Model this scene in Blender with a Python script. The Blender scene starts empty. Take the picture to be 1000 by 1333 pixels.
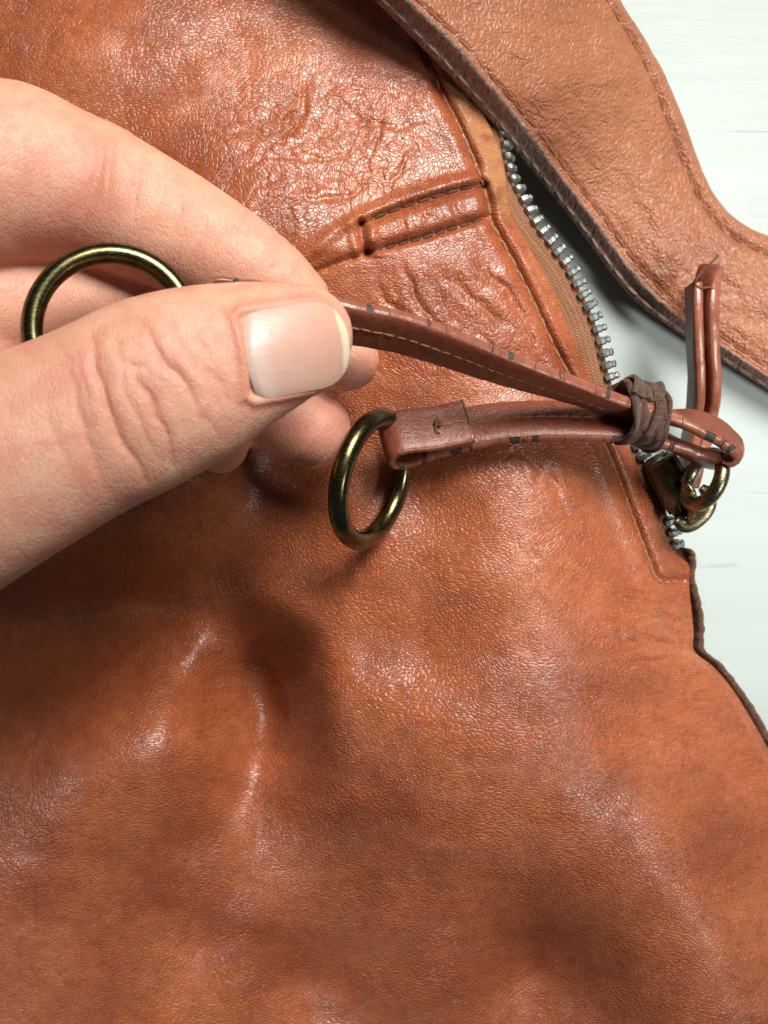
import bpy, bmesh, math, random
import numpy as np
from mathutils import Vector, Matrix

# ------------------------------------------------------------------ camera, world, lights, exposure
random.seed(4)
rng = np.random.default_rng(7)
scene = bpy.context.scene
COL = scene.collection
MM = 0.001
CAM_Z = 265.0          # mm above the table
PLANE = 120.0 / 240.0  # frame width / distance

cam_d = bpy.data.cameras.new('camera')
cam_d.sensor_fit = 'HORIZONTAL'
cam_d.sensor_width = 36.0
cam_d.lens = 36.0 / PLANE
cam_d.clip_start = 0.005
cam_d.clip_end = 20.0
cam_d.dof.use_dof = True
cam_d.dof.focus_distance = 0.225
cam_d.dof.aperture_fstop = 45.0
cam = bpy.data.objects.new('camera', cam_d)
cam.location = (0, 0, CAM_Z * MM)
COL.objects.link(cam)
scene.camera = cam

world = bpy.data.worlds.new('World')
scene.world = world
world.use_nodes = True
wb = world.node_tree.nodes['Background']
wb.inputs[0].default_value = (0.93, 0.97, 1.0, 1)
wb.inputs[1].default_value = 0.06


def area_lamp(name, loc, target, size, size_y, power, color, spread):
    d = bpy.data.lights.new(name, 'AREA')
    d.shape = 'RECTANGLE'
    d.size = size
    d.size_y = size_y
    d.energy = power
    d.color = color
    d.spread = math.radians(spread)
    o = bpy.data.objects.new(name, d)
    o.location = loc
    o.rotation_euler = (Vector(target) - Vector(loc)).to_track_quat('-Z', 'Y').to_euler()
    COL.objects.link(o)
    return o


area_lamp('desk_lamp', (0.15, 0.28, 0.37), (0.010, 0.042, 0.02), 0.28, 0.22, 0.475, (1.0, 0.965, 0.905), 40)
area_lamp('right_fill_lamp', (0.42, -0.20, 0.44), (0.088, 0.0, 0.01), 0.12, 0.12, 0.046, (1.0, 0.97, 0.93), 17)  # added fill, no known source: brightens the table gap and bag's right side
area_lamp('window_light', (-0.48, -0.13, 0.36), (-0.108, -0.090, 0.02), 0.05, 0.14, 0.024, (0.98, 0.99, 1.0), 11)

vs = scene.view_settings
vs.view_transform = 'Standard'
vs.look = 'None'
vs.exposure = 0.0
vs.gamma = 1.0
vs.use_curve_mapping = False


# ------------------------------------------------------------------ geometry helpers (all lengths in mm)
def P(px, py, z):
    """photograph pixel + height above the table (mm) -> point in mm"""
    s = (CAM_Z - z) * PLANE / 1000.0
    return np.stack([(np.asarray(px, float) - 500.0) * s, -(np.asarray(py, float) - 666.5) * s,
                     np.asarray(z, float) + 0 * s], -1)


def to_px(v):
    s = (CAM_Z - v[..., 2]) * PLANE / 1000.0
    return v[..., 0] / s + 500.0, -v[..., 1] / s + 666.5


def path3(pts):
    return np.array([P(*p) for p in pts])


def catmull(pts, step):
    """smooth curve through pts (N x D), resampled evenly (arc length over the first three columns)"""
    pts = np.asarray(pts, float)
    q = np.vstack([2 * pts[0] - pts[1], pts, 2 * pts[-1] - pts[-2]])
    out = []
    for i in range(1, len(q) - 2):
        t = np.linspace(0, 1, 24, endpoint=False)[:, None]
        a, b, c, d = q[i - 1], q[i], q[i + 1], q[i + 2]
        out.append(0.5 * (2 * b + (c - a) * t + (2 * a - 5 * b + 4 * c - d) * t ** 2 + (3 * b - a - 3 * c + d) * t ** 3))
    out.append(pts[-1:])
    c = np.vstack(out)
    L = np.r_[0, np.cumsum(np.linalg.norm(np.diff(c[:, :3], axis=0), axis=1))]
    n = max(2, int(round(L[-1] / step)) + 1)
    s = np.linspace(0, L[-1], n)
    return np.stack([np.interp(s, L, c[:, k]) for k in range(c.shape[1])], 1)


def hash2(ix, iy, seed):
    h = (ix * 374761393 + iy * 668265263 + seed * 1274126177) & 0x7fffffff
    h = ((h ^ (h >> 13)) * 1274126177) & 0x7fffffff
    return ((h ^ (h >> 16)) & 0xffff) / 65535.0


def vnoise(x, y, seed=0):
    ix = np.floor(x).astype(np.int64)
    iy = np.floor(y).astype(np.int64)
    fx, fy = x - ix, y - iy
    fx = fx * fx * fx * (fx * (fx * 6 - 15) + 10)
    fy = fy * fy * fy * (fy * (fy * 6 - 15) + 10)
    a, b = hash2(ix, iy, seed), hash2(ix + 1, iy, seed)
    c, d = hash2(ix, iy + 1, seed), hash2(ix + 1, iy + 1, seed)
    return (a * (1 - fx) + b * fx) * (1 - fy) + (c * (1 - fx) + d * fx) * fy - 0.5


def fbm(x, y, oct=3, seed=0):
    r, a = 0, 1.0
    for o in range(oct):
        r = r + a * vnoise(x * 2 ** o + 17.3 * o, y * 2 ** o - 9.1 * o, seed + o)
        a *= 0.5
    return r


def poly_dist(px, py, poly):
    """distance from points to a polyline, and signed side, and parameter 0..1"""
    best = np.full(px.shape, 1e9)
    par = np.zeros(px.shape)
    side = np.zeros(px.shape)
    poly = np.asarray(poly, float)
    n = len(poly) - 1
    for i in range(n):
        ax, ay = poly[i][:2]
        bx, by = poly[i + 1][:2]
        dx, dy = bx - ax, by - ay
        L2 = dx * dx + dy * dy + 1e-9
        t = np.clip(((px - ax) * dx + (py - ay) * dy) / L2, 0, 1)
        ex, ey = px - ax - t * dx, py - ay - t * dy
        d = np.sqrt(ex * ex + ey * ey)
        m = d < best
        best = np.where(m, d, best)
        par = np.where(m, (i + t) / n, par)
        side = np.where(m, np.sign(dx * ey - dy * ex), side)
    return best, side, par


def smooth01(x, a, b):
    t = np.clip((x - a) / (b - a), 0, 1)
    return t * t * (3 - 2 * t)


def mesh_np(name, verts_mm, faces, mat, parent=None, smooth=True, attrs=None, origin=None):
    me = bpy.data.meshes.new(name)
    v = np.asarray(verts_mm, float) * MM
    if origin is not None:
        v = v - np.asarray(origin) * MM
    if isinstance(faces, np.ndarray):
        nf, k = faces.shape
        me.vertices.add(len(v))
        me.vertices.foreach_set('co', v.astype(np.float32).ravel())
        me.loops.add(nf * k)
        me.loops.foreach_set('vertex_index', faces.astype(np.int32).ravel())
        me.polygons.add(nf)
        me.polygons.foreach_set('loop_start', np.arange(0, nf * k, k, dtype=np.int32))
        me.update(calc_edges=True)
    else:
        me.from_pydata([tuple(p) for p in v], [], [tuple(f) for f in faces])
    me.validate()
    if smooth:
        me.polygons.foreach_set('use_smooth', np.ones(len(me.polygons), bool))
    if attrs:
        for k, a in attrs.items():
            at = me.attributes.new(k, 'FLOAT', 'POINT')
            at.data.foreach_set('value', np.asarray(a, np.float32).ravel())
    me.materials.append(mat)
    o = bpy.data.objects.new(name, me)
    COL.objects.link(o)
    if origin is not None:
        o.location = np.asarray(origin) * MM
    if parent is not None:
        o.parent = parent
    return o


def grid_faces(nr, nc, closed=False):
    i, j = np.meshgrid(np.arange(nr - 1), np.arange(nc if closed else nc - 1), indexing='ij')
    j2 = (j + 1) % nc
    return np.stack([i * nc + j, i * nc + j2, (i + 1) * nc + j2, (i + 1) * nc + j], -1).reshape(-1, 4)


def tag(o, label, cat, group=None, kind=None):
    o['label'] = label
    if cat:
        o['category'] = cat
    if group:
        o['group'] = group
    if kind:
        o['kind'] = kind


def empty(name, loc_mm=(0, 0, 0)):
    o = bpy.data.objects.new(name, None)
    o.empty_display_size = 0.01
    COL.objects.link(o)
    return o


def frames(c):
    """tangents of a polyline"""
    t = np.gradient(c, axis=0)
    return t / np.linalg.norm(t, axis=1, keepdims=True)


def strip(name, pts, width, thick, mat, parent, step=0.45, wob=0.05, seed=1, cap=True):
    """flat strap swept along pts (px,py,z,roll_deg): face normal = up turned by roll towards the side of the picture below"""
    P3 = np.array([np.r_[P(p[0], p[1], p[2]), p[3], (p[4] if len(p) > 4 else 1.0)] for p in pts])
    c = catmull(P3, step)
    cen, roll, wsc = c[:, :3], np.radians(c[:, 3]), c[:, 4]
    t = frames(cen)
    up = np.array([0, 0, 1.0])
    side = np.cross(t, up)
    side /= np.linalg.norm(side, axis=1, keepdims=True)
    nz = np.cross(side, t)
    nrm = np.cos(roll)[:, None] * nz + np.sin(roll)[:, None] * side
    wid = np.cross(nrm, t)
    ncs = 40
    a = np.linspace(0, 2 * np.pi, ncs, endpoint=False)
    e = 0.42
    ca, sa = np.sign(np.cos(a)) * np.abs(np.cos(a)) ** e, np.sign(np.sin(a)) * np.abs(np.sin(a)) ** 0.75
    # more vertices toward the rounded edges
    hx = ca * width / 2
    hy = sa * thick / 2
    s = np.arange(len(c)) * step
    V = cen[:, None, :] + wid[:, None, :] * (hx[None, :] * wsc[:, None])[..., None] + nrm[:, None, :] * (hy[None, :] * np.ones(len(c))[:, None])[..., None]
    nn = fbm(s[:, None] * 0.7 + 0 * a, np.cos(a)[None, :] * 2 + seed * 7 + np.sin(a)[None, :], 2, seed)
    off = (wid[:, None, :] * np.cos(a)[None, :, None] + nrm[:, None, :] * np.sin(a)[None, :, None])
    V = V + off * (nn * wob * 2)[..., None]
    edge = np.abs(np.cos(a))[None, :] ** 1 + 0 * s[:, None]
    which = np.cos(a)[None, :] + 0 * s[:, None]
    S = s[:, None] + 0 * a[None, :]
    faces = grid_faces(len(c), ncs, True)
    verts = V.reshape(-1, 3)
    at = {'edge': edge.ravel(), 'which': which.ravel(), 'slen': S.ravel()}
    if cap:
        n0 = len(verts)
        verts = np.vstack([verts, cen[:1], cen[-1:]])
        for k in at:
            at[k] = np.r_[at[k], at[k][0], at[k][-1]]
        j = np.arange(ncs)
        f = faces.tolist()
        f += [[(q + 1) % ncs, q, n0] for q in j]
        b = (len(c) - 1) * ncs
        f += [[b + q, b + (q + 1) % ncs, n0 + 1] for q in j]
        faces = f
    o = mesh_np(name, verts, faces, mat, parent, True, at)
    return o, cen, wid, nrm, t, s


def tube(name, c, r, mat, parent, n=12, wob=0.0, seed=0, caps=True):
    c = np.asarray(c, float)
    r = np.broadcast_to(np.asarray(r, float), (len(c),))
    t = frames(c)
    ref = np.array([0.13, 0.21, 1.0])
    s = np.cross(t, ref)
    s /= np.linalg.norm(s, axis=1, keepdims=True)
    u = np.cross(s, t)
    a = np.linspace(0, 2 * np.pi, n, endpoint=False)
    rr = r[:, None] * (1 + wob * 2 * fbm(np.arange(len(c))[:, None] * 0.35 + 0 * a, np.cos(a)[None] * 1.5 + seed + 0 * r[:, None], 2, seed))
    V = c[:, None] + rr[..., None] * (np.cos(a)[None, :, None] * s[:, None] + np.sin(a)[None, :, None] * u[:, None])
    f = grid_faces(len(c), n, True).tolist()
    V = V.reshape(-1, 3)
    if caps:
        f.append(list(range(n)))
        f.append([(len(c) - 1) * n + q for q in range(n)][::-1])
    return mesh_np(name, V, f, mat, parent)


# ------------------------------------------------------------------ materials
class NT:
    def __init__(self, name):
        self.m = bpy.data.materials.new(name)
        self.m.use_nodes = True
        self.t = self.m.node_tree
        self.n = self.t.nodes
        self.b = self.n['Principled BSDF']

    def new(self, kind, **kw):
        nd = self.n.new(kind)
        for k, v in kw.items():
            setattr(nd, k, v)
        return nd

    def link(self, a, b):
        self.t.links.new(a, b)

    def val(self, sock, v):
        if hasattr(v, 'is_linked') or isinstance(v, bpy.types.NodeSocket):
            self.link(v, sock)
        else:
            sock.default_value = v

    def math(self, op, a, b=None, c=None, clamp=False):
        nd = self.new('ShaderNodeMath', operation=op, use_clamp=clamp)
        self.val(nd.inputs[0], a)
        if b is not None:
            self.val(nd.inputs[1], b)
        if c is not None:
            self.val(nd.inputs[2], c)
        return nd.outputs[0]

    def coord(self, scale=1000.0, stretch=(1, 1, 1), rot=(0, 0, 0)):
        tc = self.new('ShaderNodeTexCoord')
        mp = self.new('ShaderNodeMapping')
        self.link(tc.outputs['Object'], mp.inputs[0])
        mp.inputs['Scale'].default_value = tuple(scale * k for k in stretch)
        mp.inputs['Rotation'].default_value = rot
        return mp.outputs[0]

    dim = '3D'

    def noise(self, vec, scale, detail=3, rough=0.55, color=False, dist=0.0):
        nd = self.new('ShaderNodeTexNoise', noise_dimensions=self.dim)
        self.link(vec, nd.inputs['Vector'])
        nd.inputs['Scale'].default_value = scale
        nd.inputs['Detail'].default_value = detail
        nd.inputs['Roughness'].default_value = rough
        nd.inputs['Distortion'].default_value = dist
        return nd.outputs['Color' if color else 'Fac']

    def voro(self, vec, scale, feature='DISTANCE_TO_EDGE', rnd=1.0):
        nd = self.new('ShaderNodeTexVoronoi', feature=feature, voronoi_dimensions=self.dim)
        self.link(vec, nd.inputs['Vector'])
        nd.inputs['Scale'].default_value = scale
        nd.inputs['Randomness'].default_value = rnd
        return nd.outputs['Distance']

    def warp(self, vec, nscale, amt):
        c = self.noise(vec, nscale, 1, 0.5, True)
        s = self.new('ShaderNodeVectorMath', operation='SUBTRACT')
        self.link(c, s.inputs[0])
        s.inputs[1].default_value = (0.5, 0.5, 0.5)
        m = self.new('ShaderNodeVectorMath', operation='SCALE')
        self.link(s.outputs[0], m.inputs[0])
        m.inputs['Scale'].default_value = amt
        a = self.new('ShaderNodeVectorMath', operation='ADD')
        self.link(vec, a.inputs[0])
        self.link(m.outputs[0], a.inputs[1])
        return a.outputs[0]

    def ramp(self, f, stops):
        r = self.new('ShaderNodeValToRGB')
        e = r.color_ramp.elements
        while len(e) < len(stops):
            e.new(0.5)
        for k, (p, c) in enumerate(stops):
            e[k].position = p
            e[k].color = (*c, 1) if len(c) == 3 else c
        self.link(f, r.inputs[0])
        return r.outputs[0]

    def maprange(self, f, a, b, c=0.0, d=1.0, smooth=True):
        nd = self.new('ShaderNodeMapRange')
        nd.interpolation_type = 'SMOOTHSTEP' if smooth else 'LINEAR'
        self.val(nd.inputs['Value'], f)
        nd.inputs['From Min'].default_value = a
        nd.inputs['From Max'].default_value = b
        nd.inputs['To Min'].default_value = c
        nd.inputs['To Max'].default_value = d
        return nd.outputs[0]

    def mix(self, f, a, b, mode='MIX'):
        nd = self.new('ShaderNodeMix', data_type='RGBA', blend_type=mode)
        self.val(nd.inputs[0], f)
        for s, v in ((nd.inputs[6], a), (nd.inputs[7], b)):
            if isinstance(v, bpy.types.NodeSocket):
                self.link(v, s)
            else:
                s.default_value = (*v, 1)
        return nd.outputs[2]

    def attr(self, name):
        nd = self.new('ShaderNodeAttribute', attribute_name=name)
        return nd.outputs['Fac']

    def bump(self, h, dist_mm, strength=1.0, normal=None):
        nd = self.new('ShaderNodeBump')
        nd.inputs['Strength'].default_value = strength
        nd.inputs['Distance'].default_value = dist_mm * MM
        self.link(h, nd.inputs['Height'])
        if normal is not None:
            self.link(normal, nd.inputs['Normal'])
        return nd.outputs[0]

    def done(self, color=None, rough=None, normal=None, metal=None, spec=None, **kw):
        b = self.b
        if color is not None:
            if isinstance(color, bpy.types.NodeSocket):
                self.link(color, b.inputs['Base Color'])
            else:
                b.inputs['Base Color'].default_value = (*color, 1)
        if rough is not None:
            self.val(b.inputs['Roughness'], rough)
        if normal is not None:
            self.link(normal, b.inputs['Normal'])
        if metal is not None:
            b.inputs['Metallic'].default_value = metal
        if spec is not None:
            b.inputs['Specular IOR Level'].default_value = spec
        for k, v in kw.items():
            self.val(b.inputs[k], v)
        return self.m


def bag_leather():
    t = NT('tan_bag_leather')
    t.dim = '2D'
    co = t.coord()
    wr = t.attr('wrinkle')
    wv = t.warp(t.warp(co, 0.09, 7.0), 0.6, 1.1)
    # pebble grain of small flat-topped cells, streaky where the hide is stretched
    g1 = t.maprange(t.voro(wv, 1.5), 0.0, 0.22)
    st = t.coord(1000, (0.8, 1.7, 1), (0, 0, 0.75))
    g3 = t.maprange(t.voro(t.warp(t.warp(st, 0.07, 7.0), 0.6, 1.0), 1.45), 0.0, 0.28)
    grain = t.mix(t.maprange(wr, 0.05, 0.5), g3, g1)
    # creases: long warped cell edges
    c1 = t.maprange(t.voro(t.warp(co, 0.2, 3.6), 0.40), 0.0, 0.085)
    cm = t.maprange(t.noise(co, 0.16, 2), 0.36, 0.58)
    h = t.math('MULTIPLY', grain, t.math('MULTIPLY_ADD', wr, 0.02, 0.55))
    h = t.math('MULTIPLY_ADD', t.math('MULTIPLY', c1, t.math('MULTIPLY', cm, wr)), 0.95, h)
    low = t.noise(co, 0.5, 3, 0.6)
    h = t.math('MULTIPLY_ADD', low, 0.26, h)
    nrm = t.bump(h, 0.155)
    m1 = t.noise(co, 0.05, 4, 0.62)
    base = t.ramp(m1, [(0.30, (0.235, 0.058, 0.021)), (0.5, (0.32, 0.086, 0.032)), (0.72, (0.38, 0.116, 0.047))])
    base = t.mix(t.maprange(low, 0.35, 0.75, 0.0, 0.35), base, (0.17, 0.042, 0.018))
    base = t.mix(t.math('MULTIPLY', t.attr('suede'), 0.85), base, (0.36, 0.17, 0.075))
    rg = t.maprange(cm, 0, 1, 0.30, 0.40)
    rg = t.math('MAXIMUM', rg, t.math('MULTIPLY', t.attr('suede'), 0.9))
    rg = t.math('ADD', rg, t.attr('matte'))
    sp = t.math('SUBTRACT', 0.26, t.math('MULTIPLY', t.attr('suede'), 0.2))
    ct = t.math('MULTIPLY', t.math('SUBTRACT', 1.0, t.attr('suede')), 0.6)
    geo = t.new('ShaderNodeNewGeometry')
    mx = t.new('ShaderNodeMix', data_type='VECTOR')
    mx.inputs[0].default_value = 0.38
    t.link(geo.outputs['Normal'], mx.inputs[4])
    t.link(nrm, mx.inputs[5])
    nz_ = t.new('ShaderNodeVectorMath', operation='NORMALIZE')
    t.link(mx.outputs[1], nz_.inputs[0])
    t.link(nz_.outputs[0], t.b.inputs['Coat Normal'])
    return t.done(base, rg, nrm, **{'Specular IOR Level': sp, 'Coat Weight': ct, 'Coat Roughness': 0.29})


def strap_leather():
    t = NT('matte_strap_leather')
    t.dim = '2D'
    co = t.coord()
    w1 = t.warp(co, 0.35, 3.0)
    c1 = t.maprange(t.voro(w1, 0.6), 0.0, 0.22)
    g1 = t.maprange(t.voro(t.warp(co, 0.5, 1.6), 1.15), 0.0, 0.4)
    cm = t.maprange(t.noise(co, 0.22, 3), 0.42, 0.66)
    rn = t.math('ABSOLUTE', t.math('SUBTRACT', t.noise(w1, 0.5, 3, 0.6), 0.5))
    h = t.math('MULTIPLY', t.math('MULTIPLY', c1, cm), 0.34)
    h = t.math('MULTIPLY_ADD', g1, 0.42, h)
    h = t.math('MULTIPLY_ADD', t.maprange(rn, 0.0, 0.12), 0.14, h)
    h = t.math('MULTIPLY_ADD', t.noise(co, 0.7, 4, 0.6), 0.6, h)
    nrm = t.bump(h, 0.21)
    m1 = t.noise(co, 0.06, 4, 0.6)
    base = t.ramp(m1, [(0.3, (0.235, 0.080, 0.036)), (0.52, (0.285, 0.102, 0.047)), (0.75, (0.32, 0.122, 0.060))])
    base = t.mix(t.maprange(t.noise(co, 0.6, 5, 0.7), 0.4, 0.8, 0, 0.3), base, (0.19, 0.062, 0.032))
    e = t.attr('edge')
    eb = t.ramp(t.noise(co, 1.1, 4, 0.7), [(0.3, (0.15, 0.088, 0.066)), (0.6, (0.25, 0.155, 0.12)), (0.8, (0.36, 0.25, 0.20))])
    base = t.mix(e, base, eb)
    rg = t.math('MULTIPLY_ADD', e, 0.35, 0.44)
    return t.done(base, rg, nrm, spec=0.45)


def raw_edge():
    t = NT('raw_leather_edge')
    co = t.coord()
    f = t.noise(co, 1.4, 5, 0.75)
    base = t.ramp(f, [(0.3, (0.075, 0.034, 0.022)), (0.55, (0.15, 0.075, 0.048)), (0.8, (0.26, 0.15, 0.10))])
    h = t.math('MULTIPLY_ADD', t.noise(co, 6, 3, 0.7), 0.4, f)
    return t.done(base, 0.85, t.bump(h, 0.35), spec=0.2)


def thong_leather(name='brown_thong_leather', wear=1.0):
    t = NT(name)
    co = t.coord()
    e = t.attr('edge')
    s = t.attr('slen')
    wch = t.attr('which')
    em = t.maprange(e, 0.80, 0.90)
    face = t.ramp(t.noise(co, 0.8, 5, 0.7), [(0.3, (0.115, 0.027, 0.012)), (0.6, (0.19, 0.050, 0.024)), (0.85, (0.24, 0.072, 0.038))])
    paint = t.ramp(t.noise(co, 0.5, 4, 0.7), [(0.3, (0.185, 0.058, 0.032)), (0.7, (0.27, 0.10, 0.062))])
    base = t.mix(em, face, paint)
    # worn-through chips of the edge paint: flakes along the length
    cv = t.new('ShaderNodeCombineXYZ')
    t.link(t.math('ADD', s, t.math('MULTIPLY', t.noise(co, 1.6, 2), 1.2)), cv.inputs[0])
    t.link(t.math('MULTIPLY', wch, 0.9), cv.inputs[1])
    ch = t.noise(cv.outputs[0], 0.48, 3, 0.55)
    chip = t.math('MULTIPLY', t.math('MULTIPLY', t.maprange(ch, 0.585, 0.605), em), wear)
    base = t.mix(chip, base, (0.028, 0.021, 0.019))
    # hairline cracks across the painted edge
    v1 = t.new('ShaderNodeTexVoronoi', feature='DISTANCE_TO_EDGE', voronoi_dimensions='1D')
    t.link(t.math('ADD', s, t.math('MULTIPLY', t.noise(co, 1.1, 2), 0.8)), v1.inputs['W'])
    v1.inputs['Scale'].default_value = 0.17
    crack = t.maprange(v1.outputs['Distance'], 0.0, 0.018, 1, 0)
    crack = t.math('MULTIPLY', t.math('MULTIPLY', crack, em), wear)
    base = t.mix(t.math('MULTIPLY', crack, 0.5), base, (0.06, 0.03, 0.022))
    h = t.math('MULTIPLY', t.noise(co, 2.2, 4, 0.65), t.math('MULTIPLY_ADD', em, -0.32, 0.5))
    h = t.math('SUBTRACT', h, t.math('MULTIPLY', crack, 0.7))
    h = t.math('SUBTRACT', h, t.math('MULTIPLY', chip, 0.9))
    nrm = t.bump(h, 0.22)
    rg = t.math('MULTIPLY_ADD', em, -0.08, 0.34)
    rg = t.math('MULTIPLY_ADD', chip, 0.4, rg)
    return t.done(base, rg, nrm, spec=0.55)


def suede(name, c0, c1, c2):
    t = NT(name)
    co = t.coord()
    st = t.coord(1000, (0.5, 1.6, 1), (0, 0, 0.5))
    f = t.noise(st, 1.3, 5, 0.75)
    base = t.ramp(f, [(0.3, c0), (0.55, c1), (0.8, c2)])
    h = t.math('MULTIPLY_ADD', t.noise(co, 5, 4, 0.75), 0.6, f)
    return t.done(base, 0.88, t.bump(h, 0.25), spec=0.15, **{'Sheen Weight': 0.15})


def zip_cloth():
    t = NT('woven_zip_tape')
    w = t.attr('across')
    s = t.attr('slen')
    cv = t.new('ShaderNodeCombineXYZ')
    t.link(t.math('MULTIPLY', s, 1.0), cv.inputs[0])
    t.link(t.math('MULTIPLY', w, 1.0), cv.inputs[1])
    # herringbone ribs: diagonal bars flipping between columns, each a small thread
    col = t.math('FLOOR', t.math('MULTIPLY', w, 1.15))
    par = t.math('SUBTRACT', t.math('MULTIPLY', t.math('MODULO', col, 2.0), 2.0), 1.0)
    ph = t.math('ADD', t.math('MULTIPLY', s, 2.0), t.math('MULTIPLY', t.math('MULTIPLY', w, par), 1.5))
    a = t.math('SINE', t.math('MULTIPLY', ph, 6.283))
    b = t.math('ABSOLUTE', t.math('SINE', t.math('MULTIPLY', w, 3.1416 * 1.15)))
    h = t.math('MULTIPLY', t.math('MULTIPLY_ADD', a, 0.5, 0.5), t.math('POWER', b, 0.5))
    co = t.coord()
    n = t.noise(co, 2.5, 4, 0.7)
    base = t.mix(h, (0.15, 0.058, 0.028), (0.40, 0.19, 0.10))
    base = t.mix(t.maprange(n, 0.4, 0.7, 0, 0.6), base, (0.22, 0.10, 0.05))
    h = t.math('MULTIPLY_ADD', n, 0.6, h)
    return t.done(base, 0.75, t.bump(h, 0.16), spec=0.3)


def metal(name, c0, c1, r0, r1, bump=0.03):
    t = NT(name)
    co = t.coord()
    n = t.noise(co, 0.35, 4, 0.65)
    sc = t.noise(t.coord(1000, (0.4, 3, 3), (0.3, 0.2, 0.8)), 1.2, 4, 0.75)
    base = t.mix(t.maprange(n, 0.35, 0.65), c0, c1)
    rg = t.maprange(sc, 0.35, 0.7, r0, r1)
    return t.done(base, rg, t.bump(sc, bump), metal=1.0)


def thread(name, c0, c1):
    t = NT(name)
    co = t.coord()
    n = t.noise(co, 3.0, 3, 0.7)
    return t.done(t.mix(n, c0, c1), 0.7, t.bump(n, 0.1), spec=0.3)


def table_paint():
    t = NT('white_painted_wood')
    t.dim = '2D'
    co = t.coord()
    st = t.coord(1000, (0.11, 1.0, 1.0))
    g = t.noise(t.warp(st, 0.05, 5), 0.30, 6, 0.7)
    m = t.noise(t.coord(1000, (0.5, 1, 1)), 0.045, 3, 0.6)
    streak = t.math('MULTIPLY', t.maprange(g, 0.60, 0.70), t.maprange(m, 0.42, 0.62))
    base = t.ramp(t.noise(st, 0.10, 5, 0.6), [(0.3, (0.365, 0.420, 0.405)), (0.7, (0.395, 0.450, 0.435))])
    base = t.mix(t.math('MULTIPLY', streak, 0.6), base, (0.27, 0.32, 0.30))
    # long cracks in the paint that follow the grain
    lc = t.voro(t.warp(t.coord(1000, (0.016, 1, 1)), 0.03, 7), 0.055)
    ln = t.math('MULTIPLY', t.maprange(lc, 0.0, 0.018, 1, 0), t.maprange(t.noise(t.coord(1000, (0.4, 1, 1)), 0.07, 3, 0.6), 0.45, 0.6))
    base = t.mix(t.math('MULTIPLY', ln, 0.5), base, (0.22, 0.26, 0.24))
    # the knot printed in the board: rings
    tc = t.new('ShaderNodeTexCoord')
    kc = P(990, 270, 0) * MM
    d = t.new('ShaderNodeVectorMath', operation='DISTANCE')
    t.link(tc.outputs['Object'], d.inputs[0])
    d.inputs[1].default_value = tuple(kc)
    dm = t.math('ADD', t.math('MULTIPLY', d.outputs['Value'], 1000.0), t.math('MULTIPLY', t.noise(co, 0.5, 3), 1.1))
    ring = t.math('MULTIPLY', t.math('SINE', t.math('MULTIPLY', dm, 3.4)), t.maprange(dm, 2.2, 4.2, 1, 0))
    base = t.mix(t.math('MULTIPLY', t.maprange(ring, 0.3, 1.0), 0.30), base, (0.28, 0.33, 0.31))
    h = t.math('MULTIPLY_ADD', g, -0.5, 0.5)
    h = t.math('SUBTRACT', h, t.math('MULTIPLY', ln, 0.6))
    return t.done(base, 0.45, t.bump(h, 0.10), spec=0.4)


def skin():
    t = NT('skin')
    co = t.coord()
    red = t.attr('red')
    m = t.noise(co, 0.09, 4, 0.6)
    base = t.ramp(m, [(0.3, (0.56, 0.285, 0.19)), (0.55, (0.62, 0.335, 0.23)), (0.8, (0.66, 0.385, 0.275))])
    base = t.mix(t.maprange(t.noise(co, 0.5, 4, 0.7), 0.42, 0.68, 0, 0.5), base, (0.56, 0.24, 0.165))
    base = t.mix(t.maprange(t.noise(co, 0.22, 3, 0.65), 0.45, 0.65, 0, 0.55), base, (0.57, 0.225, 0.16))
    base = t.mix(red, base, (0.48, 0.145, 0.10))
    # fine skin lines
    l1 = t.maprange(t.voro(t.warp(t.coord(1000, (1.7, 0.75, 1), (0, 0, 0.42)), 0.5, 1.0), 0.85), 0.0, 0.16)
    l2 = t.maprange(t.voro(t.warp(co, 1.2, 0.5), 1.7), 0.0, 0.25)
    h = t.math('MULTIPLY', l1, 0.48)
    h = t.math('MULTIPLY_ADD', l2, 0.36, h)
    h = t.math('MULTIPLY_ADD', t.noise(co, 0.7, 4, 0.65), 0.8, h)
    nrm = t.bump(h, 0.055)
    rg = t.maprange(t.noise(co, 0.8, 3, 0.6), 0.3, 0.7, 0.44, 0.58)
    m_ = t.done(base, rg, nrm, spec=0.38, **{'Subsurface Weight': 0.22, 'Subsurface Scale': 0.0022})
    t.b.inputs['Subsurface Radius'].default_value = (1.0, 0.36, 0.20)
    return m_


def nail_mat():
    t = NT('nail')
    co = t.coord()
    u = t.attr('u')
    v = t.attr('v')
    bed = t.ramp(u, [(0.0, (0.55, 0.40, 0.35)), (0.15, (0.56, 0.40, 0.35)), (0.26, (0.55, 0.345, 0.28)), (0.80, (0.55, 0.315, 0.235))])
    tip = t.maprange(t.math('ADD', u, t.math('MULTIPLY', t.noise(co, 0.8, 2), 0.02)), 0.925, 0.955)
    base = t.mix(tip, bed, (0.66, 0.555, 0.40))
    rid = t.noise(t.coord(1000, (0.25, 2.2, 1), (0, 0, 0.18)), 0.9, 3, 0.6)
    h = t.math('MULTIPLY_ADD', t.noise(co, 0.35, 3, 0.6), 1.6, rid)
    m_ = t.done(base, t.maprange(rid, 0.3, 0.7, 0.32, 0.44), t.bump(h, 0.05), spec=0.5,
                **{'Subsurface Weight': 0.15, 'Subsurface Scale': 0.0015})
    t.b.inputs['Subsurface Radius'].default_value = (1.0, 0.5, 0.35)
    return m_


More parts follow.
